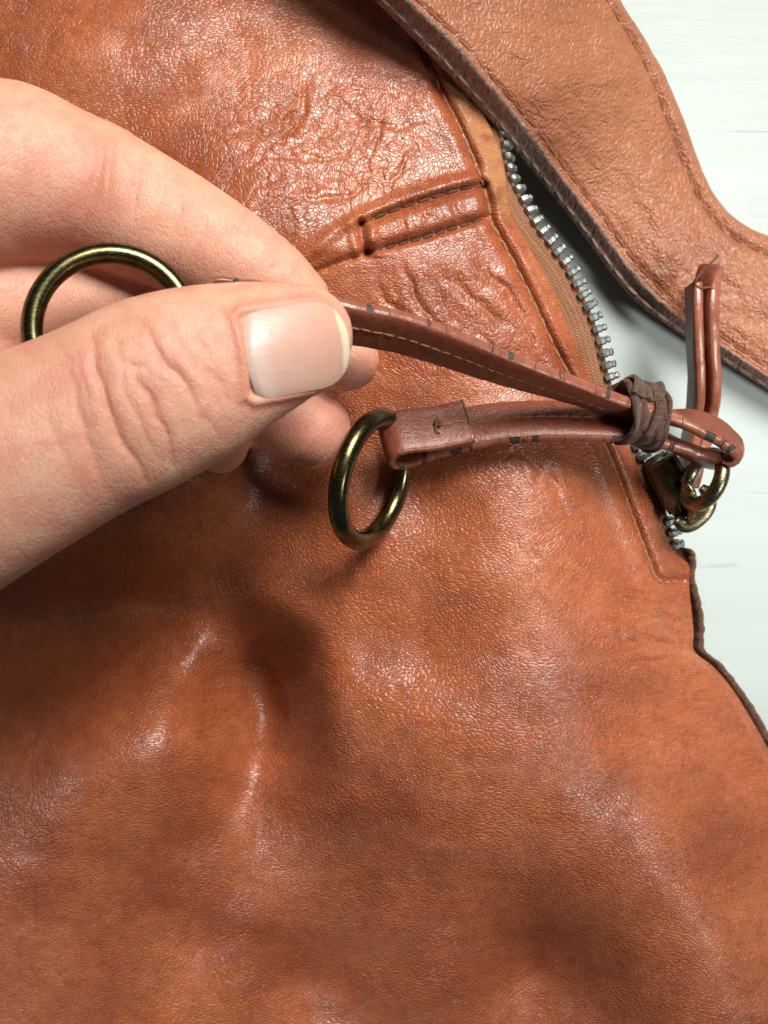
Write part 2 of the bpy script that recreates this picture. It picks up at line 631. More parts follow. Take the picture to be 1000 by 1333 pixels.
M_BAG = bag_leather()
M_STRAP = strap_leather()
M_RAW = raw_edge()
M_THONG = thong_leather()
M_CORD = thong_leather('smooth_loop_leather', 0.0)
M_WRAP = suede('worn_wrap_leather', (0.042, 0.019, 0.013), (0.095, 0.048, 0.034), (0.18, 0.10, 0.075))
M_TAPE = zip_cloth()
M_TOOTH = metal('nickel', (0.33, 0.355, 0.335), (0.17, 0.185, 0.175), 0.36, 0.55)
M_BRASS = metal('antique_brass', (0.165, 0.135, 0.055), (0.085, 0.080, 0.042), 0.20, 0.30, 0.008)
M_BRASS2 = metal('dark_worn_brass', (0.27, 0.235, 0.135), (0.13, 0.115, 0.07), 0.24, 0.42)
M_STITCH_DARK = thread('brown_thread', (0.085, 0.035, 0.018), (0.17, 0.075, 0.04))
M_STITCH_TAN = thread('tan_thread', (0.26, 0.115, 0.055), (0.42, 0.21, 0.11))
M_STITCH_PALE = thread('pale_thread', (0.26, 0.17, 0.125), (0.40, 0.28, 0.21))
M_STITCH_RUST = thread('rust_thread', (0.22, 0.085, 0.048), (0.36, 0.16, 0.095))
M_STITCH_RED = thread('red_brown_thread', (0.15, 0.055, 0.033), (0.26, 0.105, 0.065))
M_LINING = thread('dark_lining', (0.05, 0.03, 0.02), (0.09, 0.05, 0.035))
M_TABLE = table_paint()
M_SKIN = skin()
M_NAIL = nail_mat()

# ------------------------------------------------------------------ table
xs = np.linspace(-420, 420, 2)
tb = bmesh.new()
bmesh.ops.create_cube(tb, size=1.0)
for v in tb.verts:
    v.co = Vector((v.co.x * 0.9, v.co.y * 0.9, v.co.z * 0.03 - 0.015))
bmesh.ops.bevel(tb, geom=tb.edges[:], offset=0.002, segments=2, affect='EDGES')
me = bpy.data.meshes.new('table_top')
tb.to_mesh(me)
tb.free()
me.materials.append(M_TABLE)
table = bpy.data.objects.new('table_top', me)
COL.objects.link(table)
tag(table, 'white painted wooden table top with faint grey grain', None, kind='structure')

# ------------------------------------------------------------------ handbag: front panel
handbag = empty('handbag')
tag(handbag, 'tan brown leather handbag lying open on the white table', 'handbag')

CP = np.array([
    (-330, -350, 3), (0, -350, 5), (250, -350, 6), (420, -350, 6), (-330, 0, 5), (-330, 350, 5), (-330, 700, 2.5), (-330, 1000, 1.5), (-330, 1480, 1.5),
    (-150, -150, 12), (0, -150, 15), (200, -150, 16), (400, -150, 16), (520, -150, 15),
    (-150, 0, 18), (0, 0, 21), (100, 0, 23), (200, 10, 24), (300, 10, 23), (420, 10, 21), (520, 10, 20),
    (0, 70, 24), (100, 70, 26), (200, 90, 26.5), (250, 170, 28), (150, 180, 27),
    (300, 90, 25.5), (400, 80, 24.3), (500, 80, 23), (300, 190, 29), (400, 180, 27.6), (500, 170, 26), (580, 150, 23.6),
    (300, 300, 31.5), (400, 300, 31), (500, 260, 28.6), (600, 220, 25), (560, 60, 21.5), (625, 180, 22.3),
    (0, 250, 24), (150, 300, 26), (250, 400, 27), (100, 450, 25), (0, 450, 24),
    (450, 330, 30.5), (550, 285, 28.2), (640, 262, 24.5),
    (480, 420, 28.5), (560, 390, 28), (640, 370, 26), (700, 420, 23.6), (750, 480, 21.0),
    (500, 540, 26.5), (600, 540, 27.5), (700, 540, 26), (790, 560, 20.5),
    (400, 560, 23.5), (450, 640, 25.5), (550, 650, 26), (500, 600, 24.8), (650, 650, 28.4), (715, 660, 26.9), (775, 680, 22.6), (840, 720, 18.0),
    (690, 740, 28.3), (735, 740, 26.6), (790, 760, 22.6), (840, 770, 19.0),
    (720, 830, 28.0), (770, 830, 25.5), (820, 835, 22), (895, 840, 13.5), (885, 790, 14),
    (0, 560, 20), (150, 560, 22), (0, 650, 18), (90, 660, 25), (190, 645, 32), (265, 625, 31.5), (325, 640, 24), (370, 690, 22.5),
    (90, 715, 18), (190, 715, 22), (0, 760, 5), (100, 790, 5), (200, 790, 7), (280, 750, 14), (400, 770, 23), (500, 760, 26.8), (600, 760, 28.4),
    (0, 870, 7.5), (90, 860, 9.5), (190, 850, 12.5), (255, 850, 14.5), (240, 920, 20), (90, 960, 23.5), (180, 950, 25.5), (20, 1000, 21), (-50, 1000, 16), (-150, 1000, 4),
    (340, 785, 20.5), (385, 800, 23), (330, 850, 7), (362, 860, 7), (345, 910, 4.0), (312, 900, 6.5), (340, 960, 6.5), (375, 930, 8.0), (405, 880, 21.5), (412, 930, 22.5), (330, 1030, 12.0), (285, 1000, 17), (270, 900, 13), (262, 960, 20.5), (412, 985, 21.5),
    (480, 850, 25.4), (560, 850, 26.6), (470, 940, 28.0), (560, 940, 30), (640, 930, 30.2), (640, 850, 28.2),
    (720, 930, 29), (800, 950, 25), (880, 950, 19), (945, 950, 12.5),
    (500, 1030, 27.5), (600, 1030, 29.6), (700, 1050, 29), (800, 1050, 25.8), (900, 1050, 20), (1000, 1050, 10),
    (405, 1050, 20), (0, 1130, 19), (80, 1110, 23.5), (170, 1080, 24), (225, 1080, 20), (288, 1120, 13), (380, 1130, 16.0),
    (-150, 1200, 1.5), (-50, 1180, 13.5), (0, 1280, 11.0), (-50, 1300, 6.5), (80, 1260, 16), (180, 1250, 14.5), (262, 1230, 9.5),
    (395, 1275, 5.5), (335, 1200, 13.5), (310, 1290, 10.5), (450, 1200, 15.5), (490, 1290, 13), (560, 1150, 22), (600, 1290, 14),
    (700, 1270, 7.5), (690, 1150, 22), (800, 1180, 21.5), (900, 1200, 21), (1000, 1200, 13), (850, 1320, 16), (950, 1330, 17),
    (-100, 1480, 4), (100, 1480, 7), (380, 1480, 5), (600, 1480, 7), (800, 1480, 8), (1100, 1480, 5),
    (1000, 990, 8), (1085, 1200, 5),
], float)


def tps(r2):
    return 0.5 * r2 * np.log(r2 + 1e-9)


_c = CP[:, :2] / 100.0
_n = len(CP)
_A = np.zeros((_n + 3, _n + 3))
_A[:_n, :_n] = tps(((_c[:, None] - _c[None]) ** 2).sum(-1)) + np.eye(_n) * 0.03
_A[:_n, _n] = 1
_A[:_n, _n + 1:] = _c
_A[_n, :_n] = 1
_A[_n + 1:, :_n] = _c.T
_w = np.linalg.solve(_A, np.r_[CP[:, 2], 0, 0, 0])


def bag_base(px, py):
    x, y = np.asarray(px, float) / 100.0, np.asarray(py, float) / 100.0
    h = _w[_n] + _w[_n + 1] * x + _w[_n + 2] * y
    for i in range(_n):
        h = h + _w[i] * tps((x - _c[i, 0]) ** 2 + (y - _c[i, 1]) ** 2)
    return h


# outlines in photograph pixels
EDGE = np.array([(400, -350), (462, -160), (500, -60), (532, 0), (566, 55), (596, 105), (630, 160), (648, 205), (655, 250), (662, 285), (679, 313),
                 (699, 349), (722, 397), (742, 443), (763, 492), (788, 540), (815, 590), (838, 640), (858, 690), (872, 718), (890, 733),
                 (895, 745), (893, 757), (893, 775), (896, 800), (898, 825), (897, 843), (903, 853), (925, 870), (950, 900), (975, 940),
                 (1000, 985), (1040, 1060), (1075, 1150), (1095, 1260), (1105, 1500)], float)
SEAM = np.array([(548, 60), (570, 110), (598, 165), (620, 215), (634, 258), (640, 290), (666, 336), (694, 392), (722, 453), (740, 486),
                 (768, 535), (788, 580), (806, 625), (826, 680), (843, 725), (852, 750), (862, 758), (888, 756)], float)
TOPL = np.array([(470, 291), (500, 278), (540, 264), (575, 253), (604, 245), (632, 241)], float)
BOTL = np.array([(478, 328), (510, 320), (545, 311), (590, 297), (632, 284)], float)
RIDGE = np.array([(395, 335), (430, 305), (470, 281), (520, 259), (570, 243), (625, 229)], float)
BOTX = np.array([(405, 356), (440, 343), (478, 328)], float)

CREASES = [  # polyline, depth mm, width px
    ([(408, 100), (396, 140), (368, 172), (340, 200)], 0.35, 4.5),
    ([(300, 170), (340, 175), (385, 160), (440, 165)], 0.18, 4),
    ([(310, 215), (365, 200), (420, 205), (470, 190)], 0.18, 4),
    ([(500, 130), (492, 190), (470, 230)], 0.22, 4),
    ([(440, 130), (470, 155), (520, 165), (565, 160)], 0.2, 4),
    ([(540, 180), (520, 230), (490, 262)], 0.2, 4),
    ([(330, 250), (390, 262), (450, 255), (510, 235)], 0.22, 4),
    ([(905, 850), (868, 836), (830, 831), (800, 835)], 0.7, 6),
    ([(903, 856), (862, 854), (820, 858)], 0.4, 5),
    ([(900, 843), (880, 820), (850, 806)], 0.5, 6),
    ([(620, 345), (655, 375), (690, 420)], 0.35, 6),
    ([(575, 350), (625, 400), (668, 425)], 0.3, 6),
    ([(530, 340), (545, 400), (590, 450)], 0.3, 6),
    ([(490, 350), (500, 390), (540, 440)], 0.25, 5),
    ([(700, 470), (660, 455), (620, 440)], 0.25, 5),
    ([(690, 590), (715, 620), (745, 690)], 0.25, 6),
    ([(650, 585), (690, 600), (735, 640)], 0.2, 5),
    ([(550, 265), (560, 285), (556, 305)], 0.25, 4),
    ([(580, 256), (592, 275), (610, 290)], 0.25, 4),
    ([(520, 275), (528, 295), (520, 315)], 0.2, 4),
]


def bag_detail(px, py):
    """relief on top of the big folds: seam, tucked band, creases, undulation (mm)"""
    d = np.zeros(px.shape)
    near = (px > 380) & (px < 960) & (py > 20) & (py < 800)
    x, y = px[near], py[near]
    dd, side, par = poly_dist(x, y, SEAM)
    hh = -0.85 * np.exp(-(dd / 4.5) ** 2)
    # facing: the folded strip of leather between the stitching and the tape
    fac = (side < 0)
    hh = hh + np.where(fac, 0.75 * smooth01(dd, 2, 14), 0.45 * np.exp(-((dd - 14) / 10.0) ** 2))
    # tucked band
    d1, s1, p1 = poly_dist(x, y, TOPL)
    d2, s2, p2 = poly_dist(x, y, BOTL)
    inb = (s1 > 0) & (s2 < 0) & (d1 < 60) & (d2 < 60)
    hh = hh - 1.0 * np.exp(-(d1 / 4.0) ** 2) - 1.15 * np.exp(-(d2 / 4.5) ** 2)
    mid = np.minimum(d1, d2)
    mask = smooth01(x, 455, 485) * (1 - smooth01(x, 628, 645))
    hh = hh + np.where(inb, 1.1 * smooth01(mid, 0, 16), 0) * mask
    dr, sr, pr = poly_dist(x, y, RIDGE)
    hh = hh + 1.25 * np.exp(-(dr / 8.5) ** 2) * (0.5 + 0.5 * smooth01(x, 400, 480))
    db, sb, pb = poly_dist(x, y, BOTX)
    hh = hh - 0.9 * np.exp(-(db / 5) ** 2)
    hh = hh + 0.9 * np.exp(-(((x - 436) / 30) ** 2 + ((y - 322) / 15) ** 2))
    dx, sx, _ = poly_dist(x, y, [(469, 288), (472, 310), (479, 331)])
    hh = hh - 1.2 * np.exp(-(dx / 4.5) ** 2) + 0.55 * np.exp(-((dx - 13) / 7.0) ** 2) * (y > 283) * (y < 335)
    # nub where the band is caught in the seam
    hh = hh + 1.3 * np.exp(-(((x - 646) / 10) ** 2 + ((y - 247) / 14) ** 2))
    d[near] += hh
    for poly, dep, w in CREASES:
        p = np.array(poly)
        x0, x1, y0, y1 = p[:, 0].min() - 40, p[:, 0].max() + 40, p[:, 1].min() - 40, p[:, 1].max() + 40
        m = (px > x0) & (px < x1) & (py > y0) & (py < y1)
        wx = px[m] + 14 * fbm(px[m] / 25, py[m] / 25, 2, 31)
        wy = py[m] + 14 * fbm(px[m] / 25, py[m] / 25, 2, 57)
        q, s, t = poly_dist(wx, wy, poly)
        fade = np.sin(np.pi * np.clip(t, 0.03, 0.97)) ** 0.5
        d[m] += fade * (-dep * np.exp(-(q / w) ** 2) + 0.45 * dep * np.exp(-((q - 2.2 * w) / (1.3 * w)) ** 2))
    # undulation
    d += 0.9 * fbm(px / 95.0, py / 95.0, 2, 3) + 0.14 * fbm(px / 30.0, py / 30.0, 2, 9)
    wz = wrinkle_zone(px, py)
    rn = np.abs(fbm(px / 26 + 1.5 * fbm(px / 40, py / 40, 2, 21), py / 22 + 1.5 * fbm(px / 40, py / 40, 2, 22), 3, 12))
    d += wz * (0.16 * np.minimum(rn, 0.22) / 0.22 - 0.1)
    return d


def wrinkle_zone(px, py):
    z = np.exp(-(((px - 430) / 190) ** 2 + ((py - 200) / 120) ** 2) ** 1.5)
    z2 = 0.75 * np.exp(-(((px - 620) / 160) ** 2 + ((py - 430) / 95) ** 2) ** 1.5)
    z3 = 0.7 * np.exp(-(((px - 205) / 120) ** 2 + ((py - 660) / 80) ** 2) ** 1.5)
    z4 = 0.35 * np.exp(-(((px - 0) / 260) ** 2 + ((py - 1120) / 330) ** 2) ** 1.5)
    z5 = 0.6 * np.exp(-(((px - 20) / 160) ** 2 + ((py - 20) / 80) ** 2))
    z6 = 0.5 * np.exp(-(((px - 735) / 70) ** 2 + ((py - 720) / 150) ** 2))
    z7 = 0.8 * np.exp(-(((px - 845) / 45) ** 2 + ((py - 660) / 90) ** 2))
    return np.clip(np.maximum.reduce([z, z2, z3, z4, z5, z6, z7]), 0, 1)


NR, NC = 760, 540
rows = np.linspace(-340, 1490, NR)
ue = np.linspace(0, 1, NC) ** 0.85
ecur = catmull(np.c_[EDGE, np.zeros(len(EDGE))], 1.5)
# enforce single valued x(y)
eo = np.argsort(ecur[:, 1])
xr = np.interp(rows, ecur[eo, 1], ecur[eo, 0])
PX = -320 + ue[None, :] * (xr[:, None] + 320)
PY = np.repeat(rows[:, None], NC, 1)
Hb = bag_base(PX, PY) + bag_detail(PX, PY)
Hb = np.where(Hb < 3.0, 3.0 * np.exp((Hb - 3.0) / 3.0), Hb) + 0.8
# round the free edge over and give the sheet its thickness
dist_e = xr[:, None] - PX
Hb -= 0.55 * np.exp(-(dist_e / 5.0) ** 2)
V = P(PX, PY, Hb)
# rolled rim (thickness ~1.6 mm) then a return under the edge
rim = []
for off, dz in ((0.6, -0.35), (0.85, -0.9), (0.5, -1.5), (-1.5, -1.7), (-7.0, -1.6)):
    r = V[:, -1].copy()
    r[:, 0] += off
    r[:, 2] += dz
    rim.append(r)
VV = np.concatenate([V, np.stack(rim, 1)], 1)
ext = lambda a: np.concatenate([a, np.repeat(a[:, -1:], len(rim), 1)], 1)
dS, sS, _ = poly_dist(PX.ravel(), PY.ravel(), SEAM)
dS, sS = dS.reshape(PX.shape), sS.reshape(PX.shape)
suede_a = np.where(sS < 0, smooth01(dS, 3, 10), 0) * (1 - smooth01(PY, 262, 300)) * (PY > 40)
suede_a = suede_a * np.clip(0.75 + 1.2 * fbm(PX / 14, PY / 14, 3, 5), 0.2, 1)
ex_s = ext(suede_a)
ex_s[:, -len(rim) + 1:] = 0.8
matte = 0.12 * np.exp(-(((PX - 900) / 130) ** 2 + ((PY - 960) / 180) ** 2)) + 0.10 * np.exp(-(((PX - 150) / 120) ** 2 + ((PY - 90) / 70) ** 2))
front = mesh_np('front_panel', VV.reshape(-1, 3), grid_faces(NR, NC + len(rim))[:, ::-1], M_BAG, handbag, True,
                {'wrinkle': ext(wrinkle_zone(PX, PY)).ravel(), 'suede': ex_s.ravel(), 'matte': ext(matte).ravel()})


def bag_z(px, py):
    px, py = np.atleast_1d(np.asarray(px, float)), np.atleast_1d(np.asarray(py, float))
    return bag_base(px, py) + bag_detail(px, py) + 0.8


# back panel lying on the table: raw edge shows past the front panel at the lower right
BACK = np.array([(380, -350), (440, -160), (500, 0), (560, 120), (600, 250), (640, 330), (690, 430), (740, 520), (800, 600), (850, 690), (880, 712),
                 (900, 716), (904, 735), (901, 750), (908, 775), (914, 805), (914, 835), (916, 848), (938, 866), (966, 902), (995, 948), (1024, 995),
                 (1062, 1060), (1100, 1150), (1120, 1260), (1130, 1500)], float)
bcur = catmull(np.c_[BACK, np.zeros(len(BACK))], 1.5)
brows = np.linspace(-335, 1490, 460)
bo = np.argsort(bcur[:, 1])
bx = np.interp(brows, bcur[bo, 1], bcur[bo, 0])
bx = bx + 2.2 * fbm(brows / 9.0, brows * 0 + 3, 3, 4)
bz_edge = np.interp(brows, [-160, 500, 690, 720, 850, 980, 1100, 1490], [2, 3, 14, 15, 11, 6.5, 3.5, 2.5])
ucol = np.r_[np.linspace(0, 0.9, 24), np.linspace(0.91, 1, 18)]
BX = -310 + ucol[None] * (bx[:, None] + 310)
BY = np.repeat(brows[:, None], len(ucol), 1)
inset = bx[:, None] - BX
BZ = 0.7 + (bz_edge[:, None] - 0.7) * np.exp(-(inset / 60.0))
BZ = BZ - 0.3 * np.exp(-(inset / 4) ** 2)
BV = P(BX, BY, BZ)
rimb = []
for off, dz in ((0.45, -0.5), (0.5, -1.1), (0.1, -1.9), (-6, -2.0)):
    r = BV[:, -1].copy()
    r[:, 0] += off
    r[:, 2] = np.maximum(r[:, 2] + dz, 0.3)
    rimb.append(r)
BVV = np.concatenate([BV, np.stack(rimb, 1)], 1)
mesh_np('back_panel', BVV.reshape(-1, 3), grid_faces(len(brows), len(ucol) + len(rimb))[:, ::-1], M_RAW, handbag, True)

# lining sheet between the panels, keeps the open bag dark inside
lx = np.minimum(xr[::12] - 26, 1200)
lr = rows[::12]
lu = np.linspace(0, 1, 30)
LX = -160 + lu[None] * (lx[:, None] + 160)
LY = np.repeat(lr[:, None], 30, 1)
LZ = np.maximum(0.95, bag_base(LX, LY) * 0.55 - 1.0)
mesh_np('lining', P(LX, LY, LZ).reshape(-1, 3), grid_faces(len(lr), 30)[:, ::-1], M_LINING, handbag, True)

# fuzz fibres along the raw edge
fib_v, fib_f = [], []
for k in range(150):
    q = random.random()
    yy = 712 + q * 260
    xx = np.interp(yy, brows, bx)
    zz = np.interp(yy, brows, bz_edge)
    base = P(xx + random.uniform(-6, 1), yy, zz - random.uniform(0, .8))
    ang = random.gauss(0.2, 0.9)
    ln = random.uniform(0.25, 0.85)
    d = np.array([math.cos(ang), math.sin(ang), random.uniform(-.2, .5)]) * ln
    w = np.array([-d[1], d[0], 0]) / ln * 0.035
    m = base + d * .55 + np.array([0, 0, random.uniform(-.1, .2)])
    i = len(fib_v)
    fib_v += [base - w, base + w, m + w * .7, m - w * .7, base + d]
    fib_f += [(i, i + 1, i + 2, i + 3), (i + 3, i + 2, i + 4)]
fz = mesh_np('edge_fuzz', np.array(fib_v), fib_f, M_RAW, handbag)
fz['kind'] = 'stuff'

# ------------------------------------------------------------------ stitches
def capsule_mesh(name, mat):
    bm = bmesh.new()
    n = 7
    prof = [(-0.5, 0.25), (-0.42, 0.75), (-0.2, 1.0), (0.2, 1.0), (0.42, 0.75), (0.5, 0.25)]
    rings = []
    for x, r in prof:
        sag = -(x * x) * 1.6
        rings.append([bm.verts.new((x, r * math.cos(a), r * math.sin(a) + sag)) for a in [2 * math.pi * k / n for k in range(n)]])
    for a, b in zip(rings, rings[1:]):
        for k in range(n):
            bm.faces.new((a[k], a[(k + 1) % n], b[(k + 1) % n], b[k]))
    bm.faces.new(rings[0][::-1])
    bm.faces.new(rings[-1])
    bmesh.ops.recalc_face_normals(bm, faces=bm.faces)
    for f in bm.faces:
        f.smooth = True
    m = bpy.data.meshes.new(name)
    bm.to_mesh(m)
    bm.free()
    m.materials.append(mat)
    return m


ST = {'dark': capsule_mesh('stitch_dark', M_STITCH_DARK), 'tan': capsule_mesh('stitch_tan', M_STITCH_TAN), 'pale': capsule_mesh('stitch_pale', M_STITCH_PALE), 'red': capsule_mesh('stitch_red', M_STITCH_RED), 'rust': capsule_mesh('stitch_rust', M_STITCH_RUST)}


def stitch_row(curve, normals, pitch, gap, rad, kind, parent, jit=0.06, name='stitch', slant=0.0):
    """curve in mm (N x 3) evenly sampled, normals N x 3"""
    L = np.r_[0, np.cumsum(np.linalg.norm(np.diff(curve, axis=0), axis=1))]
    s = pitch * 0.2
    out = []
    while s + pitch < L[-1] + 0.3 * pitch:
        a = np.array([np.interp(s, L, curve[:, k]) for k in range(3)])
        b = np.array([np.interp(s + pitch - gap, L, curve[:, k]) for k in range(3)])
        nm = np.array([np.interp(s + pitch / 2, L, normals[:, k]) for k in range(3)])
        x = b - a
        ln = np.linalg.norm(x)
        x = x / ln
        y = np.cross(nm, x)
        y /= np.linalg.norm(y)
        z = np.cross(x, y)
        sl = slant + random.gauss(0, jit)
        x2 = x * math.cos(sl) + y * math.sin(sl)
        y2 = np.cross(z, x2)
        c = (a + b) / 2 + z * random.uniform(-.02, .05)
        r = rad * random.uniform(0.88, 1.12)
        M = Matrix(((x2[0] * ln, y2[0] * r, z[0] * r, c[0]), (x2[1] * ln, y2[1] * r, z[1] * r, c[1]),
                    (x2[2] * ln, y2[2] * r, z[2] * r, c[2]), (0, 0, 0, 1)))
        S = Matrix.Scale(MM, 4)
        o = bpy.data.objects.new(name, ST[kind])
        o.matrix_world = S @ M
        COL.objects.link(o)
        o.parent = parent
        out.append(o)
        s += pitch * random.uniform(0.95, 1.05)
    return out


UPN = np.array([0, 0, 1.0])


def bag_curve(poly, lift, step=0.4, px_step=3):
    c = catmull(np.c_[np.asarray(poly, float), np.zeros(len(poly))], px_step)
    z = bag_z(c[:, 0], c[:, 1])
    p = P(c[:, 0], c[:, 1], z + lift)
    return p, np.repeat(UPN[None], len(p), 0)


c, n = bag_curve(SEAM[:6], 0.22)
stitch_row(c, n, 2.7, 0.8, 0.25, 'tan', front)
c, n = bag_curve(SEAM[5:11], 0.22)
stitch_row(c, n, 2.7, 0.8, 0.25, 'tan', front)
c, n = bag_curve(SEAM[11:], 0.2)
stitch_row(c, n, 1.7, 0.4, 0.2, 'tan', front)
c, n = bag_curve(TOPL, 0.30)
stitch_row(c, n, 2.5, 0.35, 0.30, 'dark', front)
c, n = bag_curve(BOTL, 0.30)
stitch_row(c, n, 2.1, 0.3, 0.30, 'dark', front, slant=0.15)
c, n = bag_curve([(470, 293), (473, 310), (478, 327)], 0.35)
stitch_row(c, n, 4.0, 0.1, 0.26, 'tan', front)

# ------------------------------------------------------------------ zip: tape, teeth
ZIPE = [(640, 150), (653, 183), (661, 226), (679, 262), (696, 293), (719, 323), (740, 354), (755, 384), (768, 410), (781, 451), (791, 492),
        (806, 535), (826, 580), (845, 620), (862, 660), (873, 695), (878, 722)]
zc = catmull(np.c_[np.array(ZIPE, float), np.zeros(len(ZIPE))], 2.0)
# matching inner edge of the tape: just under the facing's free edge
ei = np.array([np.interp(zc[:, 1], ecur[eo, 1], ecur[eo, 0])]).ravel()
innx = np.minimum(ei - 16, zc[:, 0] - 14)
inner_y = zc[:, 1] + 8
innx = np.minimum(np.interp(inner_y, ecur[eo, 1], ecur[eo, 0]) - 14, zc[:, 0] - 14)
fz_ = bag_base(np.interp(zc[:, 1], ecur[eo, 1], ecur[eo, 0]), zc[:, 1])
z_in = fz_ - 0.55
z_out = fz_ - 1.3
K = 14
tt = np.linspace(0, 1, K)
TX = innx[:, None] + (zc[:, 0] - innx)[:, None] * tt
TY = inner_y[:, None] + (zc[:, 1] - inner_y)[:, None] * tt
TZ = z_in[:, None] + (z_out - z_in)[:, None] * tt + 0.25 * np.sin(np.pi * tt)[None] + 0.25 * fbm(TX / 22, TY / 22, 2, 8)
TV = P(TX, TY, TZ)
sl = np.r_[0, np.cumsum(np.linalg.norm(np.diff(TV[:, -1], axis=0), axis=1))]
acr = np.linalg.norm(TV - TV[:, -1:], axis=2)
under = TV[:, -1].copy()
under[:, 2] -= 0.8
TV2 = np.concatenate([TV, under[:, None]], 1)
zipper = mesh_np('zipper', TV2.reshape(-1, 3), grid_faces(len(zc), K + 1)[:, ::-1], M_TAPE, handbag, True,
                 {'across': np.concatenate([acr, acr[:, -1:]], 1).ravel(), 'slen': np.repeat(sl[:, None], K + 1, 1).ravel()})
# corded edge of the tape that the teeth grip
tube('tape_cord', TV[:, -1] + np.array([0.0, 0, -0.1]), 0.42, M_TAPE, zipper, 8)


def tooth_mesh():
    bm = bmesh.new()
    # x: along the tape, y: outward, z: up.  Clamp arms, body, coupling head with its dimple
    prof = [(-1.0, 0.50, 0.75), (-0.85, 0.60, 0.98), (-0.2, 0.62, 1.1), (0.35, 0.62, 1.05), (0.55, 0.50, 0.90), (0.72, 0.47, 0.80), (0.90, 0.54, 0.80), (1.2, 0.55, 0.72), (1.36, 0.40, 0.5)]
    rings = []
    for y, hx, hz in prof:
        b = 0.28
        pts = [(-hx, hz - b), (-hx + b, hz), (hx - b, hz), (hx, hz - b), (hx, -hz + b), (hx - b, -hz), (-hx + b, -hz), (-hx, -hz + b)]
        rings.append([bm.verts.new((x * 1.0, y, z)) for x, z in pts])
    for a, b in zip(rings, rings[1:]):
        for k in range(8):
            bm.faces.new((a[k], a[(k + 1) % 8], b[(k + 1) % 8], b[k]))
    bm.faces.new(rings[0])
    bm.faces.new(rings[-1][::-1])
    bmesh.ops.recalc_face_normals(bm, faces=bm.faces)
    m = bpy.data.meshes.new('tooth')
    bm.to_mesh(m)
    bm.free()
    m.materials.append(M_TOOTH)
    return m


TOOTH = tooth_mesh()
ZC3 = TV[:, -1]
Lz = np.r_[0, np.cumsum(np.linalg.norm(np.diff(ZC3, axis=0), axis=1))]
tz = frames(ZC3)
s = 3.2
while s < Lz[-1]:
    p = np.array([np.interp(s, Lz, ZC3[:, k]) for k in range(3)])
    t = np.array([np.interp(s, Lz, tz[:, k]) for k in range(3)])
    t /= np.linalg.norm(t)
    px_, py_ = to_px(p)
    if not (606 < py_ < 672):        # the slider body covers the tape there
        twist = math.radians(np.interp(py_, [170, 260, 330, 420], [-48, -30, -5, 8]) + random.gauss(0, 4))
        y0 = np.cross(UPN, t)
        y0 /= np.linalg.norm(y0)
        z0 = np.cross(t, y0)
        y_ = y0 * math.cos(twist) + z0 * math.sin(twist)
        z_ = np.cross(t, y_)
        q = p + y_ * 0.55
        o = bpy.data.objects.new('tooth', TOOTH)
        yaw = random.gauss(0, 0.03)
        o.matrix_world = Matrix.Scale(MM, 4) @ Matrix(((t[0], y_[0], z_[0], q[0]), (t[1], y_[1], z_[1], q[1]), (t[2], y_[2], z_[2], q[2]), (0, 0, 0, 1))) @ Matrix.Rotation(yaw, 4, 'Z')
        COL.objects.link(o)
        o.parent = zipper
    s += 1.98

# ------------------------------------------------------------------ slider
def loft_outline(name, outline, z0, z1, bev, mat, parent, frame):
    """extrude a 2-D outline (mm) between z0 and z1 with bevelled rim; frame is a 4x4 in mm"""
    bm = bmesh.new()
    vs_ = [bm.verts.new((x, y, z0)) for x, y in outline]
    f = bm.faces.new(vs_)
    r = bmesh.ops.extrude_face_region(bm, geom=[f])
    bmesh.ops.translate(bm, vec=(0, 0, z1 - z0), verts=[v for v in r['geom'] if isinstance(v, bmesh.types.BMVert)])
    bmesh.ops.recalc_face_normals(bm, faces=bm.faces)
    bmesh.ops.bevel(bm, geom=bm.edges[:], offset=bev, segments=3, affect='EDGES', clamp_overlap=True)
    bm.transform(Matrix.Scale(MM, 4) @ frame)
    m = bpy.data.meshes.new(name)
    bm.to_mesh(m)
    bm.free()
    for p in m.polygons:
        p.use_smooth = True
    m.materials.append(mat)
    o = bpy.data.objects.new(name, m)
    COL.objects.link(o)
    if parent:
        o.parent = parent
    return o


pA, pB = P(850, 600, 20.5), P(886, 672, 18.5)
ax = pB - pA
LA = np.linalg.norm(ax)
ax /= LA
ay = np.cross(UPN, ax)
ay /= np.linalg.norm(ay)      # to the right of the picture
az = np.cross(ax, ay)
oc = (pA + pB) / 2
FR = Matrix(((ax[0], ay[0], az[0], oc[0]), (ax[1], ay[1], az[1], oc[1]), (ax[2], ay[2], az[2], oc[2]), (0, 0, 0, 1)))
h = LA / 2
out = [(-h, -1.0), (-h, 3.0), (-h * .3, 3.2), (h * .5, 2.3), (h, 1.9), (h, -1.0), (h * .4, -1.5), (-h * .4, -1.6)]
slider = loft_outline('zip_slider', out, 0.9, 2.3, 0.4, M_BRASS2, handbag, FR)
loft_outline('lower_plate', out, -3.0, -1.8, 0.35, M_BRASS2, slider, FR)
loft_outline('diamond_post', [(-h * .9, 0.6), (-h * .5, 1.6), (-h * .3, 0.6), (-h * .5, -.4)], -1.9, 1.0, 0.1, M_BRASS2, slider, FR)
# bridge bent over the plate, and the thin flange by its side
br = catmull(path3([(884, 622, 22.0), (892, 628, 24.0), (901, 640, 24.6), (903, 658, 23.6), (898, 676, 21.2)]), 0.3)
tube('bridge', br, 0.6, M_BRASS2, slider, 12)
loft_outline('flange', [(-h * 1.0, 3.3), (-h * .3, 3.5), (h * .5, 2.7), (h * 1.1, 2.2), (h * 1.1, 1.6), (h * .5, 2.2), (-h * .3, 3.0), (-h, 2.8)], -1.7, 2.7, 0.12, M_TOOTH, slider, FR)
